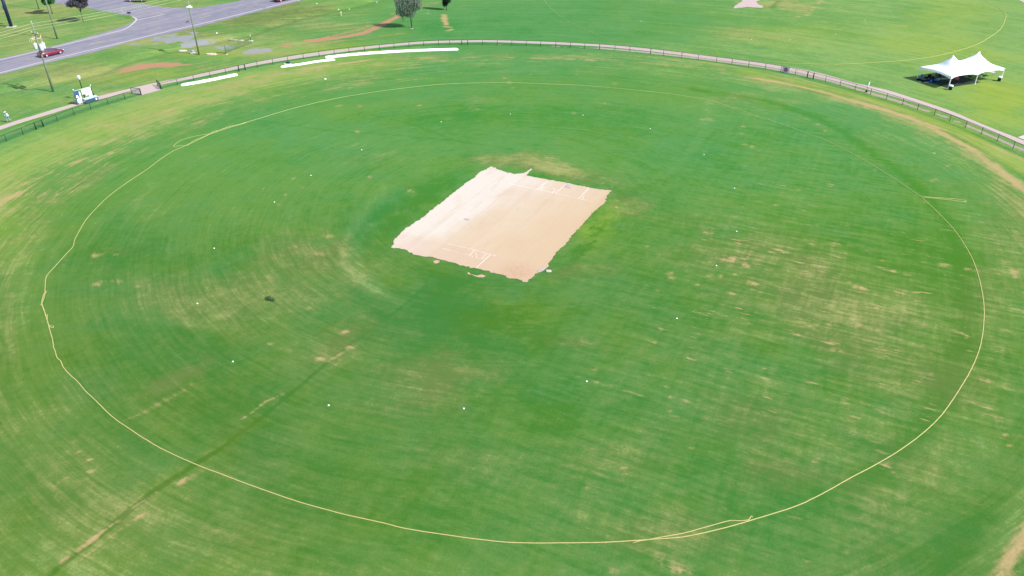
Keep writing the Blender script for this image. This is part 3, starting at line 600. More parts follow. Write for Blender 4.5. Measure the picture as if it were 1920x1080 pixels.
cd = [((49, 111.3), (65, 108)), ((168.3, 83.3), (196.7, 76.7)), ((280, 56.7), (301.7, 51.3)), ((373.3, 34.2), (395.8, 29.0)), ((462.5, 13.3), (483, 8.3)), ((-75, 139), (-48, 133))]
tag(strips('centre_dashes', [(GL(p), .26) for p in cd], .030, M_YEL), kind='structure')
tag(strips('side_centre_line', [(GL([(307, 26.6), (275, 20.8)]), .16)], .034, M_YEL), kind='structure')

# ---------------------------------------------------------------- the clay square
clay = NT('rolled_clay'); tc = clay.n('ShaderNodeTexCoord'); P = tc.outputs['Object']
sx = clay.n('ShaderNodeSeparateXYZ'); clay.t.links.new(P, sx.inputs[0])
X_ = clay.math('SUBTRACT', sx.outputs[0], CX); Y_ = clay.math('SUBTRACT', sx.outputs[1], CY)
pa = clay.math('ADD', clay.math('MULTIPLY', X_, ca), clay.math('MULTIPLY', Y_, sa)); pb = clay.math('SUBTRACT', clay.math('MULTIPLY', X_, sa), clay.math('MULTIPLY', Y_, ca))
big = clay.noise(P, .22, 4, .6); fi = clay.noise(P, 2.5, 5, .7); vf = clay.noise(P, 14.0, 4, .75)
lanes = clay.noise(clay.comb(clay.math('MULTIPLY', pb, .8), clay.math('MULTIPLY', pa, .05), 2.0), 1.0, 3, .5)
lines_ = clay.noise(clay.comb(clay.math('MULTIPLY', pb, 5.0), clay.math('MULTIPLY', pa, .08), 5.0), 1.0, 3, .6)
# whiteness: towards the far left side; tan to the near right
wq = clay.math('ADD', clay.math('MULTIPLY', pb, -.12), clay.math('MULTIPLY', pa, .030))
wq = clay.math('ADD', wq, clay.math('MULTIPLY', clay.math('SUBTRACT', big, .5), 1.0))
wq = clay.math('ADD', wq, clay.math('MULTIPLY', clay.math('SUBTRACT', lanes, .5), .5))
band = clay.noise(clay.comb(clay.math('MULTIPLY', clay.math('FLOOR', clay.math('DIVIDE', clay.math('ADD', pb, clay.math('MULTIPLY', clay.math('SUBTRACT', fi, .5), .12)), 2.9)), 5.37), 1.5), 1.0, 0, .5)
wq = clay.math('ADD', wq, clay.math('MULTIPLY', clay.math('SUBTRACT', band, .5), 1.1))
base = clay.mix(clay.ramp(wq, -1.0, .4), alb(240, 212, 180), alb(246, 226, 206))
base = clay.mix(clay.ramp(wq, -.05, .70), base, alb(255, 245, 239))
seam = clay.math('ABSOLUTE', clay.math('SUBTRACT', clay.math('FRACT', clay.math('DIVIDE', clay.math('ADD', pb, clay.math('MULTIPLY', clay.math('SUBTRACT', fi, .5), .12)), 2.9)), .5))
base = clay.mix(clay.ramp(seam, .470, .498, 0, .28), base, alb(226, 196, 170))
base = clay.mix(clay.math('MULTIPLY', clay.ramp(band, .40, .62, .34, 0), clay.ramp(pb, -5.5, -.5)), base, alb(236, 204, 174))
base = clay.mix(clay.ramp(clay.noise(clay.comb(clay.math('MULTIPLY', pb, .9), clay.math('MULTIPLY', pa, .22), 9.0), 1.0, 4, .6), .50, .72, 0, .35), base, alb(232, 204, 180))
base = clay.mix(clay.ramp(lines_, .45, .75, 0, .20), base, alb(252, 232, 212))
base = clay.mix(clay.ramp(clay.math('MULTIPLY_ADD', vf, .35, clay.math('MULTIPLY', fi, .65)), .45, .75, 0, .22), base, alb(226, 190, 168))
# pinkish rims at both ends
rim = clay.math('ADD', clay.ramp(clay.math('ABSOLUTE', clay.math('ADD', pa, 2.0)), 8.6, 11.5), clay.math('MULTIPLY', clay.math('SUBTRACT', fi, .5), .8))
base = clay.mix(clay.math('MULTIPLY', clay.ramp(rim, .3, 1.0), .30), base, alb(240, 206, 190))
# scuffed brown patch at the near corner, small dark crumbs on the white part
dx_ = G(968, 512); rr = clay.n('ShaderNodeVectorMath', operation='DISTANCE'); clay.t.links.new(P, rr.inputs[0]); rr.inputs[1].default_value = dx_
base = clay.mix(clay.math('MULTIPLY', clay.ramp(rr.outputs['Value'], .2, 3.0, 1, 0), clay.ramp(fi, .3, .7, .1, .55)), base, alb(218, 168, 128))
dc = G(868, 378); r2 = clay.n('ShaderNodeVectorMath', operation='DISTANCE'); clay.t.links.new(P, r2.inputs[0]); r2.inputs[1].default_value = dc
cr = clay.math('MULTIPLY', clay.ramp(clay.noise(P, 3.4, 3, .8), .665, .72), clay.ramp(r2.outputs['Value'], 1.5, 5.0, 1, 0))
base = clay.mix(clay.math('MULTIPLY', cr, .7), base, alb(150, 132, 124))
clay.t.links.new(base, clay.b.inputs['Base Color']); clay.b.inputs['Roughness'].default_value = .92; clay.b.inputs['Specular IOR Level'].default_value = .15
zo = lambda L, s=1918 / 460., ox=720, oy=290: [(ox + a / s, oy + b / s) for a, b in L]
outl = zo([(55, 725), (78, 700), (75, 675), (130, 612), (210, 550), (300, 492), (400, 410), (480, 350), (560, 285), (640, 222), (700, 185), (760, 130), (845, 92), (905, 120), (950, 135), (1020, 152), (1080, 146), (1120, 132), (1150, 108), (1157, 116), (1130, 140), (1112, 165), (1200, 180), (1300, 200), (1400, 215), (1500, 238), (1600, 255), (1690, 275), (1745, 275), (1778, 280), (1755, 310), (1730, 345), (1725, 380), (1680, 410), (1600, 490), (1540, 560), (1470, 630), (1420, 700), (1340, 770), (1300, 830), (1280, 880), (1200, 925), (1130, 975), (1120, 998), (1085, 995), (1040, 970), (980, 968), (930, 940), (880, 930), (800, 905), (720, 890), (640, 875), (560, 850), (500, 835), (440, 820), (380, 800), (300, 795), (225, 780), (180, 745), (120, 732)])
def ragged(pts, jit, step=.35):
    out = []; P_ = GL(pts) + [G(*pts[0])]
    rnd = random.Random(4)
    for a, b in zip(P_[:-1], P_[1:]):
        n = max(1, int((b - a).length / step)); d = (b - a).normalized(); nn = Vector((-d.y, d.x, 0))
        for k in range(n): out.append(a + (b - a) * (k / n) + nn * (rnd.gauss(0, jit) if k else rnd.gauss(0, jit * .4)))
    return out
pitch = poly_sheet('clay_pitch', ragged(outl, .07, .28), .012, clay.m); pitch['kind'] = 'structure'
poly_sheet('clay_pitch', ragged([(1375, 16), (1379, 10), (1390, 4), (1395, -6), (1440, -6), (1418, 3), (1421, 8), (1432, 12), (1428, 14.5), (1400, 13)], .1, .5), .012, path_m.m)['kind'] = 'structure'
for L in [[(388 + 0, 0)]]: pass
c_p = mat('clay_crumb', alb(238, 200, 178), .9, noise=.1)
z8 = lambda a, b: (800 + a / 7.385, 420 + b / 7.385)
for k, L in enumerate([[z8(560, 690), z8(575, 668), z8(595, 675), z8(610, 695), z8(690, 715), z8(760, 698), z8(820, 718), z8(790, 738), z8(720, 738), z8(650, 712)],
                       [z8(90, 515), z8(140, 500), z8(185, 515), z8(150, 545), z8(110, 548)]]):
    poly_sheet('bare_clay_patch', ragged(L, .03, .2), .012, c_p)['kind'] = 'structure'
M_CREASE = mat('crease_paint', (.76, .72, .70, 1), .8, noise=.06, scale=3)
CR = [((955, 344.6), (1040.8, 362.5), .09), ((1040.8, 362.5), (1110, 378), .07), ((1027.3, 338.6), (1008.3, 356.2), .08), ((1018.5, 351.5), (1013.7, 357), .07), ((1016, 350.5), (1029, 352.2), .06), ((1036, 353.2), (1043, 356), .06), ((1043, 356), (1049, 356.4), .06),
      ((1042, 356), (1035.5, 361.8), .07), ((1061, 345.4), (1042, 362.8), .09), ((1104, 352.7), (1085.5, 372), .08), ((1095.2, 368), (1091, 373.8), .07), ((1090, 367.4), (1095.2, 368), .05),
      ((839.3, 456.6), (882, 467), .07), ((882, 467), (930, 480), .08), ((829, 465.5), (846, 470.2), .06), ((846, 470.2), (884, 479.3), .035), ((889.4, 470.2), (880, 479), .07), ((880, 479), (886.5, 481.3), .06), ((886.5, 481.3), (885.5, 483), .06),
      ((892, 473.3), (894, 484.3), .05), ((894, 484.3), (906, 486), .05), ((911.3, 476.5), (903.5, 485.8), .06), ((919.3, 478), (893.2, 502), .09)]
tag(strips('crease_lines', [(GL([a, b]), w_ * .50) for a, b, w_ in CR], .020, M_CREASE), kind='structure')

# ---------------------------------------------------------------- boundary ropes
M_ROPE = mat('straw_rope', alb(232, 222, 150), .8, noise=.12, scale=3); M_ROPE2 = mat('faded_rope', alb(196, 216, 140), .8, noise=.10, scale=3)
def rope(pts, r, label, m=M_ROPE, name='boundary_rope', jit=.01, cat='rope', step=.45, grp='boundary ropes lying on the grass'):
    bm = bmesh.new(); P_ = smooth_line(GL(pts), step, jit)
    r = r * .86
    for p in P_: p.z = r * .45 + gz(p.x, p.y)
    tube(bm, P_, r, 8)
    for v in bm.verts:
        g0 = gz(v.co.x, v.co.y) if v.co.x < -40 else 0.0; v.co.z = g0 + (v.co.z - g0) * .42 + r * .1
    o = obj(name, bm, m, smooth=True); tag(o, label, cat, grp); return o
o = rope([(1727, 369), (1760, 400), (1790, 432), (1815, 470), (1829, 500), (1840, 540), (1845, 580), (1843, 620), (1836, 655), (1822, 690), (1800, 728), (1770, 772), (1735, 808), (1690, 842), (1640, 872), (1600, 893), (1550, 921), (1500, 946), (1450, 963), (1400, 978), (1350, 992), (1320, 999), (1280, 1007), (1240, 1010), (1212, 1012), (1160, 1015.5), (1110, 1017.5), (1050, 1018), (985, 1018), (940, 1016), (900, 1011.5), (850, 1005), (760, 991), (720, 981), (640, 963), (560, 941), (480, 913.5), (420, 891), (370, 872), (310, 845), (270, 822), (235, 799), (210, 781), (180, 752), (160, 733), (146, 716), (130, 702), (118, 688), (114, 677), (107, 671), (103, 658), (100.5, 652), (99.5, 645), (97.5, 633), (93, 618), (90, 606), (87, 597), (84, 586), (81, 577), (78.5, 568), (80, 558), (83, 550), (85.5, 545)], .048, 'long straw coloured rope along the near and right side of the ground')
rope([(1411, 970), (1409.5, 968), (1407, 969), (1403, 975), (1385, 976.5), (1370, 976), (1345, 982), (1320, 989), (1280, 1000), (1240, 1007), (1212, 1012.5), (1200, 1014), (1185, 1018)], .042, 'short rope with a hooked end overlapping the near rope at lower right')
rope([(88, 545), (84.5, 551), (82, 560), (78, 569), (76.5, 571), (79, 574), (84, 586), (87, 592), (89.5, 590), (88, 597), (89.5, 606), (92, 610), (95, 611), (100, 611.5), (99.5, 614.5), (94, 613), (91, 610)], .042, 'knotted tangle of rope at the far left bend of the boundary')
rope([(84, 546), (85, 530), (86, 521), (90, 514), (100, 503), (115, 486), (130, 470), (137, 462), (140, 450), (146, 438), (160, 414), (180, 391), (205, 367), (240, 341), (275, 318), (300, 299), (325, 283), (350, 272), (365, 263), (385, 255), (400, 247), (415, 243), (432, 237), (450, 233), (466, 228)], .045, 'thin rope curving up the left side of the ground to the doubled stretch')
rope([(348, 272.8), (337, 273), (328, 275), (325, 273.5), (333, 267), (342, 262), (365, 255.5), (385, 252), (397, 249.5), (415, 242.6), (430, 237), (447, 233.5), (464, 228.6), (469, 229.2)], .045, 'loose loop of rope doubled back at the upper left of the boundary')
rope([(350, 273.5), (360, 268), (375, 260.5), (398, 250), (418, 243.6), (440, 236.5), (463, 229.8)], .05, 'thick second strand laid beside the upper left rope')
rope([(466, 228), (480, 224), (540, 206), (600, 191), (655, 180), (720, 170), (800, 160.5), (850, 157), (910, 155.2), (960, 155), (1040, 158), (1100, 160.8), (1180, 168), (1260, 176.5), (1330, 188), (1362, 198)], .058, 'long pale rope along the far side of the ground', m=mat('pale_rope', alb(222, 228, 150), .8, noise=.1))
rope([(1362, 199), (1380, 204), (1405, 212), (1425, 220), (1440, 224), (1455.5, 229)], .05, 'doubled rope end at upper right with a small kink')
rope([(1366, 200.5), (1378, 202.5), (1389, 202.5), (1390.5, 204.5)], .035, 'short hooked rope end by the doubled upper right rope')
rope([(1455.5, 229), (1500, 245), (1550, 264), (1600, 289), (1640, 312), (1680, 337), (1727, 369)], .06, 'thin faded rope down the upper right side of the ground', m=M_ROPE2)
rope([(1727, 368.5), (1760, 371), (1790, 373), (1806, 375.5), (1811, 377), (1808, 378.5), (1790, 376), (1760, 372.8), (1727, 369.5)], .06, 'loose doubled rope end sticking out to the right of the boundary')
rope([(1020, -12), (1022, 2), (1032, 15), (1055, 34), (1090, 52), (1125, 67), (1160, 76.5), (1200, 83), (1245, 87.5), (1290, 92)], .06, 'faint rope on the far field behind the middle of the fence', m=mat('faint_rope', alb(176, 214, 140), .8), grp='ropes on the far field')
rope([(1430, 113.5), (1470, 117.5), (1510, 119.5), (1560, 120.5), (1600, 119.5), (1650, 116.5), (1700, 113), (1750, 106), (1790, 97), (1830, 84), (1855, 70), (1872, 58), (1881, 46), (1884, 37), (1886, 30), (1882, 22), (1870, 13), (1850, 3), (1838, -4)], .085, 'yellow rope curving round the far field behind the white tent', m=mat('yellow_rope', alb(222, 222, 132), .8), grp='ropes on the far field')

# ---------------------------------------------------------------- fielding markers
M_DISC = mat('white_plastic', (.72, .76, .80, 1), .5, noise=.03)
bm = bmesh.new(); lathe(bm, [(.085, 0), (.085, .012), (.055, .05), (.03, .055)], 12)
d0 = obj('marker_disc', bm, M_DISC, smooth=False)
mk = [((957, 214), 'topmost in the ring, behind the clay square'), ((1093, 216), 'second to the right behind the clay square'), ((1219, 241), 'beyond the far right corner of the clay'), ((1320, 290), 'right of the clay in the upper right of the ring'),
      ((1377, 353), 'on the right side level with the far crease'), ((1381, 434), 'on the right side level with the clay middle'), ((1343, 498), 'among dry tufts right of the near crease'), ((1269, 597), 'in dark grass at the lower right of the ring'),
      ((1100, 715), 'in the lower right foreground of the ring'), ((869.5, 766), 'nearest of all, below the clay square'), ((616, 760), 'right of the long trench line in the foreground'), ((436.5, 678), 'left of the long trench line'),
      ((370, 569), 'left of the dark leafy sprig'), ((401.5, 465.5), 'on the left side level with the near clay corner'), ((514.5, 379), 'on the left side level with the clay middle'), ((583, 329), 'upper left of the ring by a tan spot'),
      ((678, 281), 'upper left, toward the far clay corner'), ((827, 228.5), 'upper left of the ring near the far rope'), ((1409, 74), 'small one on the far field just behind the fence'), ((1481, 75), 'on the far field above the round sign'),
      ((1567, 64), 'on the far field left of the tent'), ((1622, 38), 'second farthest on the far field'), ((1635, 19), 'farthest on the far field'), ((1202, 40), 'alone on the dark far field at top middle')]
for i, (p, l) in enumerate(mk):
    o = d0 if i == 0 else copy_tree(d0)
    o.location = GG(*p); tag(o, 'white marker disc ' + l, 'marker disc', 'white marker discs on the grass')

# ---------------------------------------------------------------- dark leafy sprig on the outfield
M_SPRIG = mat('dark_leaf', (.030, .085, .016, 1), .7, noise=.3, scale=9)
t = empty('leafy_branch', G(506, 562)); tag(t, 'small dark green leafy branch lying on the left outfield', 'branch')
bm = bmesh.new(); tube(bm, [(-.55, .25, .03), (-.2, .05, .05), (.1, -.05, .04), (.42, -.28, .03)], .018, 5); obj('twig', bm, mat('twig', (.05, .05, .02, 1)), t)
bm = bmesh.new()
rr = random.Random(3)
for c, s, n in (((-.25, .30), (.24, .17), 60), ((-.22, .02), (.16, .12), 26), ((.14, -.02), (.24, .13), 60), ((.38, -.16), (.14, .12), 34), ((.0, .05), (.1, .08), 14)):
    for k in range(n):
        x = c[0] + rr.gauss(0, s[0] * .55); y = c[1] + rr.gauss(0, s[1] * .9); z = rr.uniform(.01, .14); a = rr.uniform(0, 6.3); L = rr.uniform(.06, .11)
        M = Matrix.Translation((x, y, z)) @ Matrix.Rotation(a, 4, 'Z') @ Matrix.Rotation(rr.uniform(-.5, .5), 4, 'X')
        bm.faces.new([bm.verts.new(M @ Vector(v)) for v in ((-L, 0, 0), (0, -L * .45, 0), (L, 0, 0), (0, L * .45, 0))])
o = obj('leaves', bm, M_SPRIG, t); o['kind'] = 'stuff'

# ---------------------------------------------------------------- chain link fence
M_FENCE = mat('green_vinyl', (.010, .035, .018, 1), .5, noise=.1); M_MESH = mat('green_mesh', (.020, .095, .045, 1), .6, noise=.05)
M_FENCE2 = mat('dark_vinyl', (.02, .028, .03, 1), .5, noise=.1); M_MESH2 = mat('dark_mesh', (.045, .075, .055, 1), .6, noise=.05)
FH = 1.07
def mesh_panel_data(L, H, sp, r, name, m):
    V = []; F = []
    def wire(a, b, off):
        a = Vector(a); b = Vector(b); d = (b - a).normalized(); n = Vector((-d.z, 0, d.x))
        base = len(V)
        for p in (a, b):
            V.append(tuple(p + n * r + Vector((0, off, 0)))); V.append(tuple(p - n * r * .5 + Vector((0, off + r * .87, 0)))); V.append(tuple(p - n * r * .5 + Vector((0, off - r * .87, 0))))
        F.extend([(base, base + 1, base + 4, base + 3), (base + 1, base + 2, base + 5, base + 4), (base + 2, base, base + 3, base + 5)])
    s = -H
    while s < L:
        x0, x1 = max(s, 0), min(s + H, L); wire((x0, 0, x0 - s), (x1, 0, x1 - s), -r)
        wire((x0, 0, H - (x0 - s)), (x1, 0, H - (x1 - s)), r); s += sp
    d = bpy.data.meshes.new(name); d.from_pydata(V, [], F); d.materials.append(m); return d
md = mesh_panel_data(1.0 * 3.0, FH - .07, .055, .0026, 'mesh_panel', M_MESH); md3 = mesh_panel_data(3.0, FH - .07, .07, .0013, 'mesh_panel', M_MESH); md2 = mesh_panel_data(3.0, FH - .07, .07, .0016, 'mesh_panel', M_MESH2)
def unit_tube(r, L, axis, m, name, n=8):
    bm = bmesh.new(); tube(bm, [(0, 0, 0), (L, 0, 0) if axis == 'x' else (0, 0, L)], r, n); me_ = bpy.data.meshes.new(name); bm.to_mesh(me_); bm.free(); me_.materials.append(m); me_.shade_smooth(); return me_
def fence(posts, label, name='chain_link_fence'):
    """posts: list of (px, py, thick)"""
    Pn = [G(p[0], p[1]) for p in posts]
    c = sum(Pn, Vector()) / len(Pn); t = empty(name, (c.x, c.y, 0)); tag(t, label, 'fence')
    for i, p in enumerate(Pn):
        thick = posts[i][2]; right = posts[i][0] > 1240
        mm = 'R' if right else 'L'
        key = ('post', thick, mm)
        if key not in MD: MD[key] = unit_tube({0: .042, 1: .065, 2: .10}[thick], FH + (.06 if thick else .02), 'z', M_FENCE2 if right else M_FENCE, 'post')
        o = bpy.data.objects.new('post', MD[key]); link(o, t); o.location = p - t.location
        if i < len(Pn) - 1:
            q = Pn[i + 1]; d = q - p; a = math.atan2(d.y, d.x)
            key = ('rail', mm)
            if key not in MD: MD[key] = unit_tube(.032, 1.0, 'x', M_FENCE2 if right else M_FENCE, 'top_rail')
            o = bpy.data.objects.new('top_rail', MD[key]); link(o, t); o.location = p - t.location + Vector((0, 0, FH)); o.rotation_euler = (0, 0, a); o.scale = (d.length, 1, 1)
            o = bpy.data.objects.new('mesh_panel', md2 if right else (md3 if posts[i][0] > 300 else md)); link(o, t); o.location = p - t.location + Vector((0, 0, .04)); o.rotation_euler = (0, 0, a); o.scale = (d.length / 3.0, 1, 1)
    return t
MD = {}
f1 = fence([(-125, 322, 0), (-85, 303, 0), (-50, 290, 0), (-18, 277, 0), (12.5, 265, 0), (43.7, 252.5, 0), (68, 243, 2), (81.7, 237.5, 2), (108, 227.5, 0), (139.5, 215.8, 0), (170.8, 205.3, 0), (203, 195.8, 0), (234.7, 186.3, 0), (264.8, 178.3, 2)],
           'green chain link fence left of the open gateway, running off the left edge')
f2 = fence([(302.3, 167.5, 2), (333.3, 159.7, 0), (363.7, 152.2, 0), (394.5, 145, 0), (423.8, 139.2, 0), (448.3, 133.8, 2), (460, 131.3, 2), (482.8, 126.3, 0), (512, 121.2, 0), (540, 115.6, 0), (569.2, 110.5, 0), (598.7, 106.3, 0), (627, 102.3, 0),
            (654.7, 99, 0), (683.7, 95.8, 0), (711.7, 93.4, 0), (739.2, 91.3, 0), (767.2, 88.4, 0), (794.7, 86.2, 0), (822.5, 85, 0), (843.3, 84.6, 0), (865.8, 84.5, 1), (877.2, 84.4, 1), (904.7, 84.2, 0), (932.5, 85, 0), (959.7, 85.5, 0), (986.7, 86.3, 0),
            (1013.7, 87.2, 0), (1042, 88.4, 0), (1069.3, 89.8, 0), (1096.3, 91.3, 0), (1124, 92.9, 1), (1152.8, 95, 0), (1180.8, 97.4, 0), (1219.7, 101.5, 1), (1243.5, 104.3, 0), (1278, 108.5, 0), (1308.7, 112.6, 0), (1342.8, 117.2, 0), (1372, 121, 0), (1403.3, 125.2, 0),
            (1434.7, 129.8, 0), (1463.7, 134.4, 0), (1490.8, 140, 0), (1513.3, 145.3, 2), (1524.5, 148, 2), (1547.2, 153.5, 0), (1574.7, 161, 0), (1602.8, 169.2, 0), (1631.7, 178, 0), (1661.7, 187.2, 0), (1691.7, 196.7, 0), (1720, 206.3, 0), (1751.3, 217, 0),
            (1780, 227.7, 0), (1809.5, 239.5, 0), (1839.2, 252, 0), (1869.2, 265, 0), (1899, 278.7, 0), (1929, 293, 0), (1960, 309, 0)],
           'long curved chain link fence round the far side, right of the gateway')
def gate_leaf(hp, fp, label, dark):
    a = G(*hp); b = G(*fp); d = b - a; t = empty('gate', a, math.atan2(d.y, d.x)); L = d.length
    tag(t, label, 'gate', 'leaves of the open double gate')
    bm = bmesh.new()
    for x in (0, L): tube(bm, [(x, 0, .05), (x, 0, FH + .02)], .045, 8)
    for z in (.06, FH): tube(bm, [(0, 0, z), (L, 0, z)], .04, 8)
    obj('gate_frame', bm, dark, t)
    bm = bmesh.new(); tube(bm, [(0, 0, FH), (L, 0, .1)], .015, 6); obj('brace', bm, dark, t)
    o = bpy.data.objects.new('gate_mesh', md); link(o, t); o.location = (0, 0, .04); o.scale = (L / 3.0, 1, 1)
gate_leaf((264.8, 177.5), (247.5, 176.2), 'left leaf of the open double gate, blue green frame', mat('blue_green', (.02, .06, .10, 1), .5))
gate_leaf((302.3, 166.6), (295.5, 160.5), 'right leaf of the open double gate, folded back toward the path', mat('dark_green', (.012, .05, .03, 1), .5))

# banner on the fence with its round emblem
a = G(1464.5, 134.4); b = G(1490.8, 140); d = (b - a).normalized(); t = empty('fence_banner', a + Vector((0, 0, 0)) + d * .15 - Vector((-d.y, d.x, 0)) * .045, math.atan2(d.y, d.x)); tag(t, 'white square banner with a round dark red emblem tied on the fence', 'banner')
W = 1.42; H = 1.0
bm = bmesh.new(); box(bm, W / 2, 0, .04 + H / 2, W, .012, H); obj('sheet', bm, mat('banner_white', (.66, .62, .76, 1), .7, noise=.03), t)
def disc(bm, r, y, n=28, cx=W / 2, cz=.04 + H * .5, r0=0.0):
    o_ = [bm.verts.new((cx + r * math.cos(2 * math.pi * k / n), y, cz + r * math.sin(2 * math.pi * k / n))) for k in range(n)]
    if r0:
        i_ = [bm.verts.new((cx + r0 * math.cos(2 * math.pi * k / n), y, cz + r0 * math.sin(2 * math.pi * k / n))) for k in range(n)]
        for k in range(n): bm.faces.new((o_[k], o_[(k + 1) % n], i_[(k + 1) % n], i_[k]))
    else: bm.faces.new(o_)
bm = bmesh.new(); disc(bm, .37, -.0105, r0=.27); em = obj('emblem', bm, mat('maroon', (.14, .01, .05, 1), .7), t)
bm = bmesh.new(); disc(bm, .27, -.0105); obj('emblem_centre', bm, mat('rose', (.50, .10, .17, 1), .7), em)
bm = bmesh.new()
for x, z, w_, h_ in ((-.12, .08, .10, .05), (.03, .09, .12, .04), (-.05, -.02, .26, .04), (.08, -.11, .12, .04), (-.10, -.10, .08, .05)): box(bm, W / 2 + x, -.013, .04 + H / 2 + z, w_, .004, h_, 0)
obj('emblem_marks', bm, mat('pale_rose', (.62, .38, .45, 1), .7), em)

# ---------------------------------------------------------------- rolled covers
M_COVER = mat('white_cover', (.90, .90, .92, 1), .55, noise=.03, scale=2)
def cover(pts, wd, hg, label, seed):
    rnd = random.Random(seed); P_ = smooth_line(GL(pts), .5); bm = bmesh.new(); rings = []; n = 10
    for i, p in enumerate(P_):
        d = (P_[min(i + 1, len(P_) - 1)] - P_[max(i - 1, 0)]).normalized(); nn = Vector((-d.y, d.x, 0))
        e = min(1, .55 + min(i, len(P_) - 1 - i) * .45); ww = wd * (1 + rnd.uniform(-.035, .035)) * e; hh = hg * (1 + rnd.uniform(-.06, .06)) * e; off = rnd.uniform(-.03, .03)
        rings.append([bm.verts.new(p + nn * (ww / 2 * math.cos(a_) * (1.0) + off) + Vector((0, 0, .005 + hh * max(0.0, math.sin(a_)) ** .7))) for a_ in [math.pi * k / (n - 1) for k in range(n)]])
    for a_, b_ in zip(rings[:-1], rings[1:]):
        for k in range(n - 1): bm.faces.new((a_[k], a_[k + 1], b_[k + 1], b_[k]))
    bm.faces.new(rings[0]); bm.faces.new(rings[-1][::-1])
    o = obj('pitch_cover', bm, M_COVER, smooth=True); tag(o, label, 'cover', 'white rolled pitch covers along the fence'); return o
cover([(339, 161), (365, 156.5), (400, 150), (445, 140.7)], .72, .34, 'short white rolled cover nearest the open gateway', 1)
cover([(526, 126.5), (560, 122), (590, 117), (628, 112.6)], .55, .30, 'middle white rolled cover, its right end beside the longest one', 2)
cover([(609, 109), (660, 103.5), (720, 99), (780, 95.8), (859, 93.3)], .85, .36, 'longest white rolled cover under the far fence', 3)
t = empty('cover_weight', G(539.5, 120)); tag(t, 'dark bundle in a cream tray at the fence foot beside the middle cover', 'bundle')
bm = bmesh.new(); box(bm, 0, 0, .05, 1.3, .75, .10, .3); obj('tray', bm, mat('cream_tray', (.6, .58, .48, 1)), t)
bm = bmesh.new(); blob(bm, (.1, .1, .22), (.55, .32, .20), .12, 2); obj('bundle', bm, mat('dark_tarp', (.01, .03, .03, 1), .5), t)

# ---------------------------------------------------------------- tent
leg = G(1777, 167.3); ux_ = (G(1873, 151.5) - leg); ln = ux_.length; ang = math.atan2(ux_.y, ux_.x)
t = empty('frame_tent', leg, ang); tag(t, 'white two peaked frame tent on the far field with shade beneath', 'tent')
TL, TW, EV = 13.0, 6.6, 2.2
M_TENT = NT('tent_cloth'); M_TENT.b.inputs['Base Color'].default_value = (.90, .90, .92, 1); M_TENT.b.inputs['Roughness'].default_value = .6
tr = M_TENT.n('ShaderNodeBsdfTranslucent'); tr.inputs[0].default_value = (.55, .62, .75, 1); mxs = M_TENT.n('ShaderNodeMixShader'); mxs.inputs[0].default_value = .03
out = [q for q in M_TENT.t.nodes if q.type == 'OUTPUT_MATERIAL'][0]
M_TENT.t.links.new(M_TENT.b.outputs[0], mxs.inputs[1]); M_TENT.t.links.new(tr.outputs[0], mxs.inputs[2]); M_TENT.t.links.new(mxs.outputs[0], out.inputs[0])
def tentz(x, y):
    tt = min(y, TW - y, x, TL - x) / (TW / 2); tt = max(tt, 0)
    z = 0.42 * tt ** .9
    for cx in (TL * .25, TL * .75):
        r = math.hypot(x - cx, (y - TW / 2)); z += 1.95 * math.exp(-r / 1.9) * min(1, tt * 1.5) ** .8
    return EV + z
def edge_in(s, L_):                       # scallop of the hem between legs
    k = abs(math.sin(math.pi * s / L_)); return k
bm = bmesh.new(); NXg, NYg = 64, 34; grid = []
for j in range(NYg + 1):
    row = []
    for i in range(NXg + 1):
        x = TL * i / NXg; y = TW * j / NYg
        sxk = edge_in(x, TL / 2); syk = edge_in(y, TW)
        yy = TW / 2 + (y - TW / 2) * (1 - .11 * sxk); xx = TL / 2 + (x - TL / 2) * (1 - .045 * syk)
        z = tentz(x, y)
        ed = max(0, 1 - min(y, TW - y, x, TL - x) / 1.6)
        z += ed * (.16 * (sxk if min(y, TW - y) < min(x, TL - x) else syk))
        row.append(bm.verts.new((xx, yy, z)))
    grid.append(row)
for j in range(NYg):
    for i in range(NXg): bm.faces.new((grid[j][i], grid[j][i + 1], grid[j + 1][i + 1], grid[j + 1][i]))
obj('canopy', bm, M_TENT.m, t, smooth=True)
bm = bmesh.new()
def val(line, Lb):
    pr = None
    for s, p in line:
        h = .46 - .10 * abs(math.sin(math.pi * s / Lb)); a_ = bm.verts.new(p); b_ = bm.verts.new(Vector(p) + Vector((0, 0, -h)))
        if pr: bm.faces.new((pr[0], pr[1], b_, a_))
        pr = (a_, b_)
def canopy_pt(x, y):
    sxk = edge_in(x, TL / 2); syk = edge_in(y, TW)
    yy = TW / 2 + (y - TW / 2) * (1 - .11 * sxk); xx = TL / 2 + (x - TL / 2) * (1 - .045 * syk)
    return (xx, yy, EV - .004 + .16 * (sxk if y in (0, TW) else syk))
N = 40
val([(TL * i / N, canopy_pt(TL * i / N, 0)) for i in range(N + 1)], TL / 2); val([(TL * i / N, canopy_pt(TL * i / N, TW)) for i in range(N + 1)], TL / 2)
N = 20
val([(TW * i / N, canopy_pt(0, TW * i / N)) for i in range(N + 1)], TW); val([(TW * i / N, canopy_pt(TL, TW * i / N)) for i in range(N + 1)], TW)
obj('valance', bm, M_TENT.m, t, smooth=True)
M_POLE = mat('white_pole', (.80, .80, .82, 1), .4, noise=.03)
for x, y in ((0, 0), (TL / 2, 0), (TL, 0), (0, TW), (TL / 2, TW), (TL, TW)):
    bm = bmesh.new(); tube(bm, [(x, y, 0), (x, y, EV - .02)], .075, 8); bm2 = obj('leg', bm, M_POLE, t)
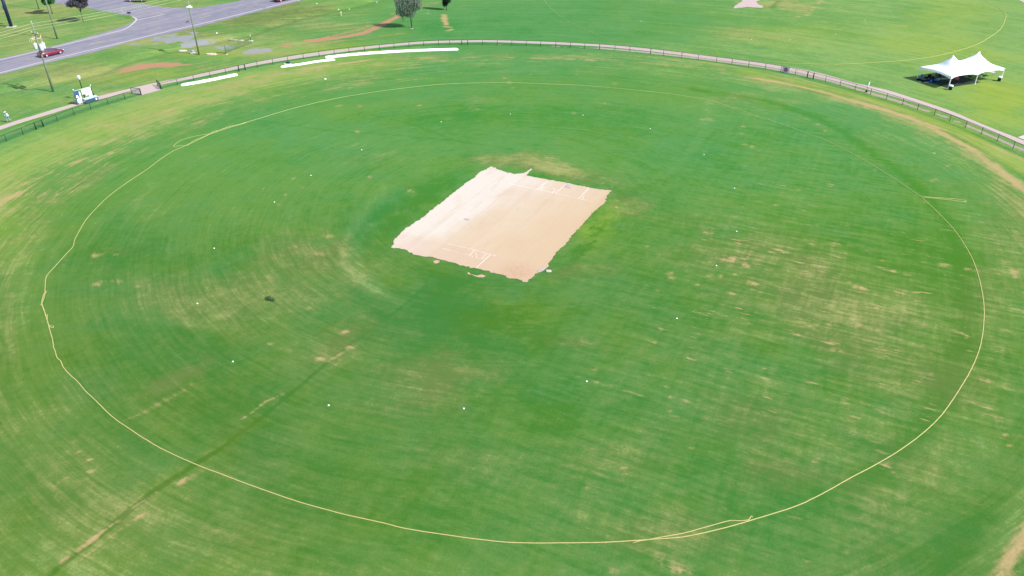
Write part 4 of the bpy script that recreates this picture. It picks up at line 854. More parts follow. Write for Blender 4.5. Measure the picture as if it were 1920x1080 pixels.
for x in (TL * .25, TL * .75):
    bm = bmesh.new(); lathe(bm, [(.16, 0), (.12, .05), (.04, .09)], 10, x, TW / 2, tentz(x, TW / 2) - .07); obj('peak_cap', bm, M_TENT.m, t)
bm = bmesh.new()
for a_, b_ in (((0, 0), (TL, 0)), ((0, TW), (TL, TW)), ((0, 0), (0, TW)), ((TL, 0), (TL, TW)), ((TL / 2, 0), (TL / 2, TW))):
    tube(bm, [(a_[0], a_[1], EV - .06), (b_[0], b_[1], EV - .06)], .04, 6)
obj('roof_frame', bm, M_POLE, t)
bm = bmesh.new(); box(bm, 4.6, 3.2, .03, 8.2, 5.2, .03); o = obj('tent_shade_sheet', bm, mat('tent_shade_dark', (.012, .030, .022, 1), .9, noise=.2, scale=2)); o.location = leg; o.rotation_euler = (0, 0, ang); tag(o, 'added dark green sheet standing in for deep shade under the white tent', 'shade sheet')  # dark sheet added on the grass to deepen the tent shade
# weights on two legs
def weight(px, py, label):
    t = empty('tent_weight', G(px, py)); tag(t, label, 'weight', 'black and white tent weights')
    bm = bmesh.new(); lathe(bm, [(.27, 0), (.31, .58)], 14); obj('barrel', bm, mat('black_plastic', (.006, .010, .014, 1), .5), t)
    bm = bmesh.new(); lathe(bm, [(.33, .585), (.35, .64), (.34, .76), (.26, .82)], 14); obj('lid', bm, mat('white_lid', (.8, .82, .84, 1), .5), t)
weight(1781.5, 168.2, 'black barrel with white lid at the front left leg of the tent'); weight(1873, 151.8, 'black barrel with white lid at the right leg of the tent')
# folding chairs, bags, table under the tent
def chair(px, py, rz, colr, label):
    t = empty('folding_chair', G(px, py), rz); tag(t, label, 'chair', 'folding chairs under the tent')
    fab = mat('chair_cloth', colr, .8); fr = mat('chair_frame', (.03, .03, .04, 1), .5)
    bm = bmesh.new(); box(bm, 0, 0, .42, .52, .48, .03); obj('seat', bm, fab, t)
    bm = bmesh.new(); box(bm, 0, .26, .70, .54, .03, .52, 0, -.2); obj('backrest', bm, fab, t)
    for x in (-.25, .25):
        for y0, y1 in ((-.25, .22), (.25, -.22)):
            bm = bmesh.new(); tube(bm, [(x, y0, 0), (x, y1, .43)], .014, 5); obj('leg', bm, fr, t)
    bm = bmesh.new()
    for x in (-.28, .28): box(bm, x, 0, .60, .05, .46, .03)
    obj('armrest', bm, fr, t)
NAVY = (.006, .018, .05, 1); BLUE = (.02, .22, .62, 1); BLACK = (.004, .006, .012, 1); TEAL = (.03, .16, .22, 1)
chair(1729, 149.5, .6, BLUE, 'bright blue folding chair at the left edge of the tent shade')
chair(1748, 152, 2.4, NAVY, 'dark navy folding chair behind the blue kit bag')
chair(1741, 150, -.4, BLACK, 'black folding chair between the two kit bag piles')
chair(1762, 148, .2, NAVY, 'dark folding chair inside the left bay near the back leg')
chair(1770, 152, -1.0, TEAL, 'teal folding chair beside the folding table')
chair(1843, 147.5, -2.4, TEAL, 'teal folding chair alone under the right bay')
chair(1808, 152, 1.2, NAVY, 'dark folding chair in the middle of the tent')
chair(1756, 146, .9, NAVY, 'dark folding chair at the back of the left bay nearest the corner'); chair(1777, 146.5, -.3, BLACK, 'black folding chair at the back centre of the left bay')
chair(1818, 148, .5, BLACK, 'black folding chair left of the middle tent leg'); chair(1800, 149, -.8, (.03, .03, .12, 1), 'dark blue folding chair behind the seated person')
def bag(px, py, rz, L_, colr, label, top=None):
    t = empty('kit_bag', G(px, py), rz); tag(t, label, 'bag', 'kit bags by the tent')
    bm = bmesh.new(); blob(bm, (0, 0, .20), (L_ / 2, .22, .21), .10, 2); obj('body', bm, mat('bag_cloth', colr, .7), t)
    if top: bm = bmesh.new(); blob(bm, (L_ * .15, 0, .30), (L_ * .28, .19, .14), .08, 2); obj('flap', bm, mat('flap_cloth', top, .7), t)
    bm = bmesh.new(); tube(bm, [(-L_ * .25, -.1, .40), (-.05, -.1, .50), (L_ * .2, -.1, .42)], .02, 5); obj('strap', bm, mat('strap', (.5, .5, .55, 1)), t)
bag(1722, 150.5, .2, .9, BLACK, 'small black kit bag farthest left in the shade'); bag(1727, 152.3, 1.4, 1.0, BLACK, 'black bag standing under the blue chair'); bag(1733, 153, .3, 1.3, BLACK, 'long black kit bag right of the leftmost chair')
bag(1740, 152, .8, 1.2, NAVY, 'navy kit bag in the middle of the pile'); bag(1745, 154.2, .9, 1.1, (.02, .13, .62, 1), 'royal blue kit bag at the front of the pile'); bag(1756.5, 151.5, .2, 1.3, (.05, .30, .75, 1), 'light blue and white kit bag nearest the folding table', (.72, .80, .86, 1))
bag(1736, 147.5, .3, 1.1, BLACK, 'black kit bag at the back of the pile'); bag(1748, 148, -.5, 1.2, NAVY, 'navy kit bag behind the navy chair')
bm = bmesh.new(); box(bm, 0, 0, .012, .9, .22, .024, .1); box(bm, -1.1, .2, .012, .5, .18, .024, -.4); o = obj('ground_cloth', bm, mat('pale_cloth', (.7, .72, .76, 1))); o.location = G(1737, 154.2); tag(o, 'pale folded cloths lying in front of the kit bags', 'cloth')
def table(px, py, rz, L_, W_, colr, label, tilt=0):
    t = empty('folding_table', G(px, py), rz); tag(t, label, 'table', 'folding tables by the tent')
    bm = bmesh.new(); box(bm, 0, 0, .74, L_, W_, .04); obj('tabletop', bm, mat('table_top', colr, .5), t)
    for x in (-L_ / 2 + .1, L_ / 2 - .1):
        for y in (-W_ / 2 + .06, W_ / 2 - .06):
            bm = bmesh.new(); tube(bm, [(x, y, 0), (x, y, .72)], .018, 6); obj('leg', bm, mat('table_leg', (.12, .13, .14, 1)), t)
table(1769, 155, .2, 1.5, .75, (.30, .34, .36, 1), 'grey folding table just behind the front left leg of the tent')
table(1853, 141.5, -.9, 1.7, .85, (.55, .50, .58, 1), 'pale folding table standing outside behind the right bay')
table(1826, 149, 2.7, 1.8, .75, (.05, .10, .08, 1), 'dark folding table behind the middle tent leg')

# ---------------------------------------------------------------- people
def skin_person(name, pts, edges, rad, m, parent, sub=2):
    me_ = bpy.data.meshes.new(name); me_.from_pydata(pts, edges, []); o = bpy.data.objects.new(name, me_); link(o, parent)
    me_.materials.append(m)
    md_ = o.modifiers.new('skin', 'SKIN'); md_.use_smooth_shade = True
    for i, r in enumerate(rad): me_.skin_vertices[0].data[i].radius = (r, r) if not isinstance(r, tuple) else r
    me_.skin_vertices[0].data[0].use_root = True
    o.modifiers.new('sub', 'SUBSURF').levels = sub; o.modifiers['sub'].render_levels = sub
    return o
SKIN = mat('skin', (.20, .10, .06, 1), .6, noise=.03); PALE = mat('pale_cotton', (.62, .76, .84, 1), .8, noise=.05); TROU = mat('grey_trousers', (.20, .30, .34, 1), .8); CAPM = mat('cap_cloth', (.70, .80, .84, 1), .8); HAIR = mat('dark_hair', (.02, .015, .012, 1), .7)
def hand(o_pts, o_edges, o_rad, wrist, d, side):
    """palm and five short fingers grown from the wrist vertex"""
    d = Vector(d).normalized(); u = d.cross(Vector((0, 1, 0)));  u = u.normalized() if u.length > .01 else Vector((1, 0, 0))
    b = len(o_pts); palm = Vector(o_pts[wrist]) + d * .07; o_pts.append(tuple(palm)); o_edges.append((wrist, b)); o_rad.append((.038, .022))
    for k, (off, L_) in enumerate(((-.032, .062), (-.011, .075), (.011, .080), (.031, .068))):
        q = len(o_pts); o_pts.append(tuple(palm + u * off + d * .03)); o_edges.append((b, q)); o_rad.append((.0095, .0095))
        o_pts.append(tuple(palm + u * off * 1.15 + d * (.03 + L_) + Vector((0, .012, 0)))); o_edges.append((q, q + 1)); o_rad.append((.008, .008))
    q = len(o_pts); o_pts.append(tuple(palm + u * side * .06 - d * .01)); o_edges.append((b, q)); o_rad.append((.010, .010))
# the walker on the verge: leaning into a stride
t = empty('person', G(17.5, 229.2), math.radians(150)); tag(t, 'person in loose pale blue clothes and light cap walking by the path at far left', 'person', 'people')
H_ = 1.68
pts = [(0, 0, .92), (0, .02, 1.10), (0, .06, 1.34), (0, .08, 1.46), (.19, .06, 1.40), (-.19, .06, 1.40), (.27, .10, 1.16), (.26, .26, .96), (-.27, .00, 1.16), (-.30, -.06, .94), (.10, .01, .86), (-.10, -.01, .86), (.11, .20, .50), (.10, .20, .10), (.11, .32, .05), (-.11, -.06, .48), (-.10, -.38, .16), (-.11, -.30, .06), (0, .12, 1.56)]
edges = [(0, 1), (1, 2), (2, 3), (2, 4), (2, 5), (4, 6), (6, 7), (5, 8), (8, 9), (0, 10), (0, 11), (10, 12), (12, 13), (13, 14), (11, 15), (15, 16), (16, 17), (3, 18)]
rad_ = [(.15, .11), (.145, .11), (.17, .12), (.06, .06), .065, .065, .052, .038, .052, .038, .10, .10, .068, .045, .04, .068, .045, .04, (.085, .10)]
hand(pts, edges, rad_, 7, (0, .6, -.8), 1); hand(pts, edges, rad_, 9, (0, -.3, -.95), -1)
skin_person('body', pts, edges, rad_, SKIN, t)
sp_ = [(0, 0, .80), (0, .02, 1.10), (0, .06, 1.34), (0, .075, 1.43), (.20, .06, 1.39), (-.20, .06, 1.39), (.28, .10, 1.15), (.27, .22, 1.0), (-.28, .0, 1.15), (-.30, -.05, 1.0)]
skin_person('shirt', sp_, [(0, 1), (1, 2), (2, 3), (2, 4), (2, 5), (4, 6), (6, 7), (5, 8), (8, 9)], [(.21, .17), (.19, .15), (.20, .15), (.085, .085), .095, .095, .08, .07, .08, .07], PALE, t)
tp = [(0, 0, .90), (.10, .01, .82), (-.10, -.01, .82), (.11, .20, .50), (.105, .20, .14), (-.11, -.06, .48), (-.105, -.35, .20)]
skin_person('trousers', tp, [(0, 1), (0, 2), (1, 3), (3, 4), (2, 5), (5, 6)], [(.175, .13), .125, .125, .09, .065, .09, .065], TROU, t)
bm = bmesh.new(); blob(bm, (0, .13, 1.585), (.088, .105, .118), 0, 3); hd = obj('head', bm, SKIN, t, True)
bm = bmesh.new(); blob(bm, (0, .236, 1.575), (.014, .024, .022), 0, 2); obj('nose', bm, SKIN, hd, True)
for s_ in (-1, 1):
    bm = bmesh.new(); blob(bm, (s_ * .032, .222, 1.60), (.013, .008, .008), 0, 2); obj('eye', bm, HAIR, hd)
    bm = bmesh.new(); blob(bm, (s_ * .09, .13, 1.585), (.012, .025, .035), 0, 2); obj('ear', bm, SKIN, hd, True)
bm = bmesh.new(); box(bm, 0, .229, 1.535, .045, .008, .008); obj('mouth', bm, mat('lip', (.12, .03, .03, 1)), hd)
bm = bmesh.new(); blob(bm, (0, .115, 1.605), (.098, .108, .108), 0, 2); obj('hair', bm, HAIR, hd, True)
bm = bmesh.new(); lathe(bm, [(.112, 1.635), (.112, 1.67), (.09, 1.715), (.04, 1.735)], 14, 0, .12, 0); box(bm, 0, .27, 1.648, .17, .13, .012); obj('cap', bm, CAPM, t, False)
# the seated person under the tent
t = empty('person', G(1792, 156.5), math.radians(-20)); tag(t, 'person in a maroon shirt sitting under the left bay of the tent', 'person', 'people')
pts = [(0, 0, .50), (0, .03, .72), (0, .02, .98), (0, .0, 1.10), (.19, .0, 1.02), (-.19, .0, 1.02), (.26, -.05, .78), (.18, -.28, .66), (-.26, -.05, .78), (-.18, -.28, .66), (.10, -.05, .50), (-.10, -.05, .50), (.13, -.45, .50), (.13, -.47, .09), (.13, -.60, .05), (-.13, -.45, .50), (-.13, -.47, .09), (-.13, -.60, .05), (0, -.03, 1.18)]
edges = [(0, 1), (1, 2), (2, 3), (2, 4), (2, 5), (4, 6), (6, 7), (5, 8), (8, 9), (0, 10), (0, 11), (10, 12), (12, 13), (13, 14), (11, 15), (15, 16), (16, 17), (3, 18)]
rad_ = [(.16, .12), (.15, .12), (.17, .12), .06, .065, .065, .052, .038, .052, .038, .10, .10, .072, .045, .04, .072, .045, .04, (.085, .10)]
hand(pts, edges, rad_, 7, (0, -1, -.3), 1); hand(pts, edges, rad_, 9, (0, -1, -.3), -1)
skin_person('body', pts, edges, rad_, SKIN, t)
skin_person('shirt', [(0, 0, .52), (0, .03, .74), (0, .02, .97), (0, 0, 1.06), (.20, 0, 1.0), (-.20, 0, 1.0), (.26, -.04, .80), (-.26, -.04, .80)], [(0, 1), (1, 2), (2, 3), (2, 4), (2, 5), (4, 6), (5, 7)], [(.19, .15), (.18, .14), (.19, .14), .08, .09, .09, .075, .075], mat('maroon_cotton', (.42, .07, .16, 1), .8), t)
skin_person('trousers', [(0, 0, .50), (.10, -.05, .50), (-.10, -.05, .50), (.13, -.45, .50), (.13, -.47, .14), (-.13, -.45, .50), (-.13, -.47, .14)], [(0, 1), (0, 2), (1, 3), (3, 4), (2, 5), (5, 6)], [(.18, .13), .12, .12, .09, .065, .09, .065], mat('navy_cotton', (.02, .02, .06, 1), .8), t)
bm = bmesh.new(); blob(bm, (0, -.04, 1.23), (.088, .105, .118), 0, 3); hd = obj('head', bm, SKIN, t, True)
bm = bmesh.new(); blob(bm, (0, -.146, 1.22), (.014, .024, .022), 0, 2); obj('nose', bm, SKIN, hd, True)
bm = bmesh.new(); blob(bm, (0, -.01, 1.27), (.098, .11, .10), .03, 2); obj('hair', bm, HAIR, hd, True)
chair(1792.6, 155.6, math.radians(-20), BLACK, 'black folding chair under the seated person in maroon')

# ---------------------------------------------------------------- cars
def car(px, py, ang, colr, label, suv=False):
    """py/px: ground point midway between the wheels of the near side; the near side is local -Y"""
    t = empty('parked_car' if False else 'car', (0, 0, 0), ang); p = G(px, py)
    n_ = Vector((-math.sin(ang), math.cos(ang), 0)); t.location = p + n_ * .86 + Vector((0, 0, .02)); tag(t, label, 'car', 'cars on the road')
    M_P = mat('car_paint', colr, .28, noise=.02, spec=.6, coat=.8); M_G = mat('car_glass', (.03, .045, .07, 1), .08, spec=.9, noise=.0); M_T = mat('tyre', (.012, .012, .014, 1), .8); M_R = mat('alloy', (.55, .57, .62, 1), .3, metal=.6); M_TR = mat('trim', (.015, .015, .02, 1), .5)
    W2 = .90 if not suv else .95; HT_ = 1.44 if not suv else 1.70
    # (x, z_bottom, z_shoulder, half width)
    if not suv: sec = [(-2.35, .42, .74, .70), (-2.28, .30, .90, .80), (-1.95, .26, 1.00, .87), (-1.2, .24, 1.00, .90), (0, .22, .98, .90), (1.0, .23, .96, .90), (1.7, .26, .88, .88), (2.2, .28, .74, .80), (2.42, .36, .60, .66)]
    else: sec = [(-2.35, .45, .95, .80), (-2.30, .36, 1.12, .88), (-1.9, .32, 1.16, .94), (-1.0, .30, 1.14, .95), (0, .30, 1.12, .95), (1.0, .30, 1.10, .95), (1.8, .32, 1.06, .92), (2.25, .34, .92, .86), (2.40, .42, .74, .74)]
    bm = bmesh.new(); rings = []
    for x, zb, zs, hw in sec:
        rings.append([bm.verts.new(v) for v in [(x, -hw * .93, zb), (x, -hw, zb + .12), (x, -hw, (zb + zs) / 2 + .05), (x, -hw * .95, zs - .05), (x, -hw * .80, zs + .02), (x, 0, zs + .05), (x, hw * .80, zs + .02), (x, hw * .95, zs - .05), (x, hw, (zb + zs) / 2 + .05), (x, hw, zb + .12), (x, hw * .93, zb)]])
    for a_, b_ in zip(rings[:-1], rings[1:]):
        for k in range(11): bm.faces.new((a_[k], a_[(k + 1) % 11], b_[(k + 1) % 11], b_[k]))
    bm.faces.new(rings[0]); bm.faces.new(rings[-1][::-1]); body = obj('body', bm, M_P, t, smooth=True)
    # greenhouse
    if not suv: gh = [(-2.05, 1.0, 1.03, .70), (-1.25, .98, 1.36, .60), (-.7, .97, 1.44, .60), (.1, .97, 1.42, .60), (.55, .96, 1.30, .62), (1.15, .95, .99, .74)]
    else: gh = [(-2.25, 1.12, 1.16, .78), (-2.0, 1.12, 1.62, .66), (-1.0, 1.12, 1.70, .66), (.0, 1.11, 1.68, .66), (.45, 1.10, 1.54, .68), (1.05, 1.09, 1.13, .78)]
    bm = bmesh.new(); rings = []
    for x, zb, zt, hw in gh: rings.append([bm.verts.new(v) for v in [(x, -W2 * .90, zb), (x, -hw, zt - .03), (x, -hw * .8, zt), (x, hw * .8, zt), (x, hw, zt - .03), (x, W2 * .90, zb)]])
    for a_, b_ in zip(rings[:-1], rings[1:]):
        for k in range(5): bm.faces.new((a_[k], a_[k + 1], b_[k + 1], b_[k]))
    obj('window', bm, M_G, t, smooth=False)
    bm = bmesh.new(); rf = gh[1:-1]; rings = [[bm.verts.new(v) for v in [(x, -hw * 1.01, zt - .02), (x, -hw * .8, zt + .015), (x, hw * .8, zt + .015), (x, hw * 1.01, zt - .02)]] for x, zb, zt, hw in rf]
    for a_, b_ in zip(rings[:-1], rings[1:]):
        for k in range(3): bm.faces.new((a_[k], a_[k + 1], b_[k + 1], b_[k]))
    obj('roof', bm, M_P, t, smooth=True)
    bm = bmesh.new()
    for s_ in (-1, 1):
        for i0, i1 in ((0, 1), (4, 5)): 
            x0, zb0, zt0, h0 = gh[i0]; x1, zb1, zt1, h1 = gh[i1]; tube(bm, [(x0, s_ * h0 * 1.01, zt0), (x1, s_ * h1 * 1.01, zt1)], .035, 5)
        x1, zb1, zt1, h1 = gh[2]; tube(bm, [(x1, s_ * h1 * 1.01, zt1 - .03), (x1 + .05, s_ * W2 * .91, .98 if not suv else 1.12)], .035, 5)
    obj('pillar', bm, M_P, t)
    for x in (-1.42, 1.42):
        for s_ in (-1, 1):
            bm = bmesh.new(); R0 = .33 if not suv else .38
            prof = [(R0 * .68, -.11), (R0, -.10), (R0, .10), (R0 * .68, .11)]; lathe(bm, prof, 18)
            bmesh.ops.rotate(bm, verts=bm.verts, cent=(0, 0, 0), matrix=Matrix.Rotation(math.pi / 2, 3, 'X')); bmesh.ops.translate(bm, verts=bm.verts, vec=(x, s_ * (W2 - .085), R0))
            wh = obj('wheel', bm, M_T, t)
            bm = bmesh.new(); lathe(bm, [(R0 * .62, -.02), (R0 * .60, .02), (R0 * .2, .035)], 14); bmesh.ops.rotate(bm, verts=bm.verts, cent=(0, 0, 0), matrix=Matrix.Rotation(math.pi / 2 * s_ * -1, 3, 'X')); bmesh.ops.translate(bm, verts=bm.verts, vec=(x, s_ * (W2 + .03), R0)); obj('rim', bm, M_R, wh)
    for s_ in (-1, 1):
        bm = bmesh.new(); box(bm, 2.27, s_ * .60, .68 if not suv else .84, .16, .30, .12); obj('headlight', bm, mat('lamp_glass', (.7, .72, .75, 1), .1), t)
        bm = bmesh.new(); box(bm, -2.30, s_ * .66, .80 if not suv else .98, .10, .26, .14 if not suv else .3); obj('tail_light', bm, mat('tail_red', (.5, .01, .02, 1), .2), t)
        bm = bmesh.new(); box(bm, .75, s_ * (W2 + .08), 1.02 if not suv else 1.18, .14, .18, .12); obj('mirror', bm, M_P, t)
        for x in (-.15,):
            bm = bmesh.new(); box(bm, x, s_ * (W2 + .004), .62, .02, .012, .60); box(bm, x - .22, s_ * (W2 + .008), .84, .16, .02, .03); obj('door_handle', bm, M_TR, t)
    bm = bmesh.new(); box(bm, 2.38, 0, .46 if not suv else .58, .08, 1.1, .16); obj('grille', bm, M_TR, t)
    bm = bmesh.new(); box(bm, -2.34, 0, .58 if not suv else .70, .03, .50, .12); obj('number_plate', bm, mat('plate', (.6, .6, .62, 1)), t)
    bm = bmesh.new(); box(bm, -2.28, 0, .36 if not suv else .44, .2, 1.4, .14); obj('bumper', bm, M_TR if suv else M_P, t)
    return t
va = G(117.5, 101) - G(86.5, 107.8); ra = math.atan2(va.y, va.x)
ra = math.atan2((G(220, 82) - G(0, 136.7)).y, (G(220, 82) - G(0, 136.7)).x)
car(101.5, 104.6, ra, (.15, .006, .028, 1), 'dark red hatchback driving along the road by the transformer pole')
rb = math.atan2((G(556, 0) - G(491, 16.3)).y, (G(556, 0) - G(491, 16.3)).x)
car(534, 2.2, rb, (.20, .008, .04, 1), 'maroon tall car cut off by the top edge of the picture', True)
car(256, 4.0, math.radians(2), (.42, .30, .30, 1), 'dusty pink car on the side road at the top edge', True)

# ---------------------------------------------------------------- poles and wires
M_WOOD = mat('weathered_pole', (.155, .20, .145, 1), .85, noise=.15, scale=2); M_WIRE = mat('wire', (.42, .46, .26, 1), .6); M_TRF = mat('transformer_grey', (.44, .49, .56, 1), .45); M_ORG = mat('orange_guard', (.50, .30, .09, 1), .6); M_INS = mat('insulator', (.55, .55, .50, 1), .3)
def pole(px, py, h, label, r0=.17, r1=.10, m=M_WOOD, name='utility_pole', cat='utility pole'):
    p = GG(px, py); t = empty(name, p); tag(t, label, cat); bm = bmesh.new(); tube(bm, [(0, 0, -.1), (0, 0, h * .5), (0, 0, h)], [r0, (r0 + r1) / 2, r1], 10); obj('pole', bm, m, t, True); return t
p1 = pole(100, 172, 11.5, 'utility pole carrying three grey transformers and orange guards'); p1.name = 'utility_pole'
wd = (G(300, 0, 11) - G(0, 58, 11)); wdir = Vector((wd.x, wd.y, 0)).normalized(); wn = Vector((-wdir.y, wdir.x, 0))
# transformers round the pole
for off, zz in ((wdir * .62 - wn * .25, 7.2), (-wdir * .50 + wn * .1, 7.3), (wdir * .05 + wn * -.55, 7.05)):
    off = Vector(off); bm = bmesh.new(); lathe(bm, [(.27, 0), (.29, .06), (.29, .88), (.24, .98), (.08, 1.02)], 14, off.x, off.y, zz); tr_ = obj('transformer', bm, M_TRF, p1, True)
    bm = bmesh.new(); lathe(bm, [(.05, 0), (.07, .08), (.04, .16), (.06, .24)], 8, off.x, off.y, zz + 1.02); obj('bushing', bm, M_INS, tr_)
bm = bmesh.new(); box(bm, 0, 0, 9.7, 2.0, .10, .12, math.atan2(wn.y, wn.x)); obj('crossarm', bm, M_WOOD, p1)
bm = bmesh.new(); box(bm, 0, 0, 8.9, 1.5, .09, .10, math.atan2(wdir.y, wdir.x)); obj('crossarm', bm, mat('pale_arm', (.42, .40, .34, 1)), p1)
for q, z0 in (((wn * .9), 9.76), ((-wn * .9), 9.76), (Vector((0, 0, 0)), 11.5), (wdir * .7, 8.95), (-wdir * .7, 8.95)):
    bm = bmesh.new(); lathe(bm, [(.04, 0), (.08, .06), (.05, .12), (.07, .20), (.03, .26)], 8, q.x, q.y, z0); obj('insulator', bm, M_INS, p1)
for s_, a_ in ((1, .55), (-1, .28)):
    bm = bmesh.new(); o0 = wdir * (.55 * s_) ; tube(bm, [(o0.x, o0.y, 8.2), (o0.x + wdir.x * .32 * (1 if s_ > 0 else .1), o0.y + wdir.y * .32 * (1 if s_ > 0 else .1), 9.5)], .06, 6); obj('orange_guard', bm, M_ORG, p1)
for s_ in (-1, 1):
    bm = bmesh.new(); o0 = -wdir * .9 + wn * .3 * s_; tube(bm, [(0, 0, 9.3), (o0.x, o0.y, 9.0), (o0.x * 1.2, o0.y * 1.2, 8.6)], .03, 5); obj('switch_arm', bm, M_INS, p1)
p2 = pole(373.3, 102.5, 12.5, 'utility pole by the gravel patch with white floodlights', .16, .11)
for k, (a_, z_) in enumerate(((0.2, 9.0), (1.6, 9.15), (2.9, 8.95), (4.4, 9.1))):
    bm = bmesh.new(); c_ = Vector((math.cos(a_) * .33, math.sin(a_) * .33, z_)); box(bm, c_.x, c_.y, c_.z, .42, .34, .26, a_, .5); obj('floodlight', bm, mat('lamp_white', (.82, .86, .90, 1), .4), p2)
bm = bmesh.new(); box(bm, 0, 0, 8.8, 1.0, .07, .07, .6); obj('bracket', bm, M_INS, p2)
p3 = pole(107.5, 73, 13.0, 'bare utility pole behind the road near the left corner', .17, .11)
p4 = pole(73, 17, 10.0, 'small bare pole next to the green tree at the top left corner', .13, .09)
# overhead wires, from the left, over the pole, to the upper right
def wire(a, b, sag, label, r=.028):
    bm = bmesh.new(); n = 28; P_ = [a + (b - a) * (k / n) - Vector((0, 0, sag * 4 * (k / n) * (1 - k / n))) for k in range(n + 1)]
    tube(bm, P_, r, 5, False); o = obj('power_line', bm, M_WIRE); tag(o, label, 'cable', 'overhead power lines')
for (pl, pm, pr), hz, l in (((( 0, 58), (62, 43.5), (283, 0)), 11.7, 'top'), (((0, 64.5), (60, 50.5), (302, 0)), 10.4, 'middle'), (((0, 70), (57, 56.5), (322, 1.5)), 9.9, 'lowest')):
    a = G(*pl, hz); m_0 = G(*pm, hz); b = G(*pr, hz - .5)
    wire(m_0, b + (b - m_0) * .35, .35, l + ' power line running right from the transformer pole over the side road', .018); wire(m_0, a + (a - m_0) * 2.5, .3, l + ' power line running left from the transformer pole to the edge', .018)
a = GG(107.5, 73) + Vector((0, 0, 8.4)); 
# dark sign post of a tall roadside sign
t = empty('sign_post', G(21.5, 50.5)); tag(t, 'thick dark navy post of a tall roadside sign on a concrete footing', 'sign post')
bm = bmesh.new(); tube(bm, [(0, 0, 0), (0, 0, 8.5)], .36, 18); obj('post', bm, mat('navy_steel', (.010, .022, .055, 1), .4), t, True)
bm = bmesh.new(); box(bm, 0, 0, .06, 1.9, 1.3, .14, .2); obj('footing', bm, mat('footing', (.42, .42, .38, 1)), t)
bm = bmesh.new(); box(bm, 0, 0, 7.6, 5.0, .5, 2.8, .3); obj('sign_cabinet', bm, mat('sign_blue', (.10, .16, .28, 1), .5), t)
bm = bmesh.new(); box(bm, -.42, 0, 4.1, .30, .25, .9, .2); obj('meter_box', bm, mat('meter', (.3, .3, .34, 1)), t)
# mailbox and street sign at the junction
t = empty('mailbox', G(243.5, 33.0)); tag(t, 'dark mailbox on a post at the corner of the side road', 'mailbox')
bm = bmesh.new(); box(bm, 0, 0, .5, .12, .12, 1.0); obj('post', bm, M_WOOD, t); bm = bmesh.new(); box(bm, 0, 0, 1.15, .85, .34, .36, .1, taper=.85); obj('box', bm, mat('navy_box', (.01, .02, .06, 1), .5), t)
t = empty('street_sign', G(229, 23.4)); tag(t, 'small green blue street name sign on the side road corner', 'sign')
bm = bmesh.new(); tube(bm, [(0, 0, 0), (0, 0, 1.7)], .05, 6); obj('post', bm, mat('sign_pole', (.25, .36, .40, 1), .5), t); bm = bmesh.new(); box(bm, 0, 0, 1.55, .50, .04, .30, .2); obj('plate', bm, mat('sign_green', (.12, .28, .30, 1), .5), t)

# ---------------------------------------------------------------- score board stand with lamp post beside the path
t = empty('lamp_post', G(160, 187.5)); tag(t, 'dark lamp post with a pale globe behind the white panelled stand', 'lamp post')
bm = bmesh.new(); tube(bm, [(0, 0, 0), (0, 0, 3.35)], [.085, .06], 8); lathe(bm, [(.16, 0), (.14, .12), (.09, .3)], 10); obj('post', bm, mat('black_green_post', (.004, .018, .014, 1), .4), t)
bm = bmesh.new(); lathe(bm, [(.10, 3.35), (.20, 3.48), (.27, 3.72), (.26, 3.95), (.15, 4.10), (.04, 4.14)], 14); obj('globe', bm, mat('frosted_glass', (.50, .60, .54, 1), .25), t, True)
sA = G(145.8, 197.0); sB = G(177.5, 188.0); dv = sB - sA; sang = math.atan2(dv.y, dv.x); SL = dv.length
t = empty('score_stand', sA, sang); tag(t, 'upright stand of white and dark blue score panels beside the path, left of the gateway', 'scoreboard')
M_SB = mat('dark_blue_board', (.035, .085, .19, 1), .5); M_SW = mat('white_board', (.84, .86, .93, 1), .5, noise=.03); M_SG = mat('blue_grey', (.36, .46, .60, 1), .4)
SH = 2.3
for x in (0, SL):
    bm = bmesh.new(); tube(bm, [(x, 0, 0), (x, 0, SH + .12)], .05, 6); obj('post', bm, M_SB if x == 0 else mat('black_post', (.01, .02, .03, 1)), t)
    bm = bmesh.new(); tube(bm, [(x, .02, SH * .8), (x, 1.1, 0)], .03, 6); obj('stay', bm, M_SB, t)
    bm = bmesh.new(); lathe(bm, [(.06, SH + .12), (.10, SH + .18), (.08, SH + .30), (.02, SH + .34)], 8, x, 0, 0); obj('finial', bm, mat('pale_rail', (.55, .66, .60, 1)), t)
bm = bmesh.new(); tube(bm, [(0, 0, SH), (SL, 0, SH)], .035, 6); obj('top_rail', bm, mat('pale_rail', (.5, .6, .58, 1)), t)
def panel(x0, x1, z0, z1, m, name='panel', y=0.0, parent=None, th=.03):
    bm = bmesh.new(); box(bm, (x0 + x1) / 2, y, (z0 + z1) / 2, x1 - x0, th, z1 - z0); return obj(name, bm, m, parent or t)
k = SL / 28.0
db = panel(.4 * k, 7.2 * k, .12, SH - .03, M_SB, 'score_panel')
for x0, x1, z0, z1 in ((1.4, 4.2, 1.12, 1.52), (3.6, 5.4, .95, 1.25), (1.4, 3.0, .30, .95), (3.0, 5.8, .18, .92), (4.6, 6.4, .70, 1.0)): panel(x0 * k, x1 * k, z0, z1, M_SW, 'number_card', -.03, db, .02)
panel(6.9 * k, 8.7 * k, .10, 1.98, M_SW, 'score_panel', -.05)
panel(11.8 * k, 16.0 * k, 1.42, SH - .04, M_SW, 'score_panel'); panel(17.0 * k, 21.4 * k, 1.12, SH - .04, M_SW, 'score_panel'); panel(22.4 * k, 26.8 * k, .70, SH + .02, M_SW, 'score_panel')
bm = bmesh.new(); tube(bm, [(22 * k, .0, .2), (22 * k, 0, SH)], .03, 5); tube(bm, [(16.5 * k, .0, .2), (16.5 * k, 0, SH)], .03, 5); obj('upright', bm, M_SG, t)
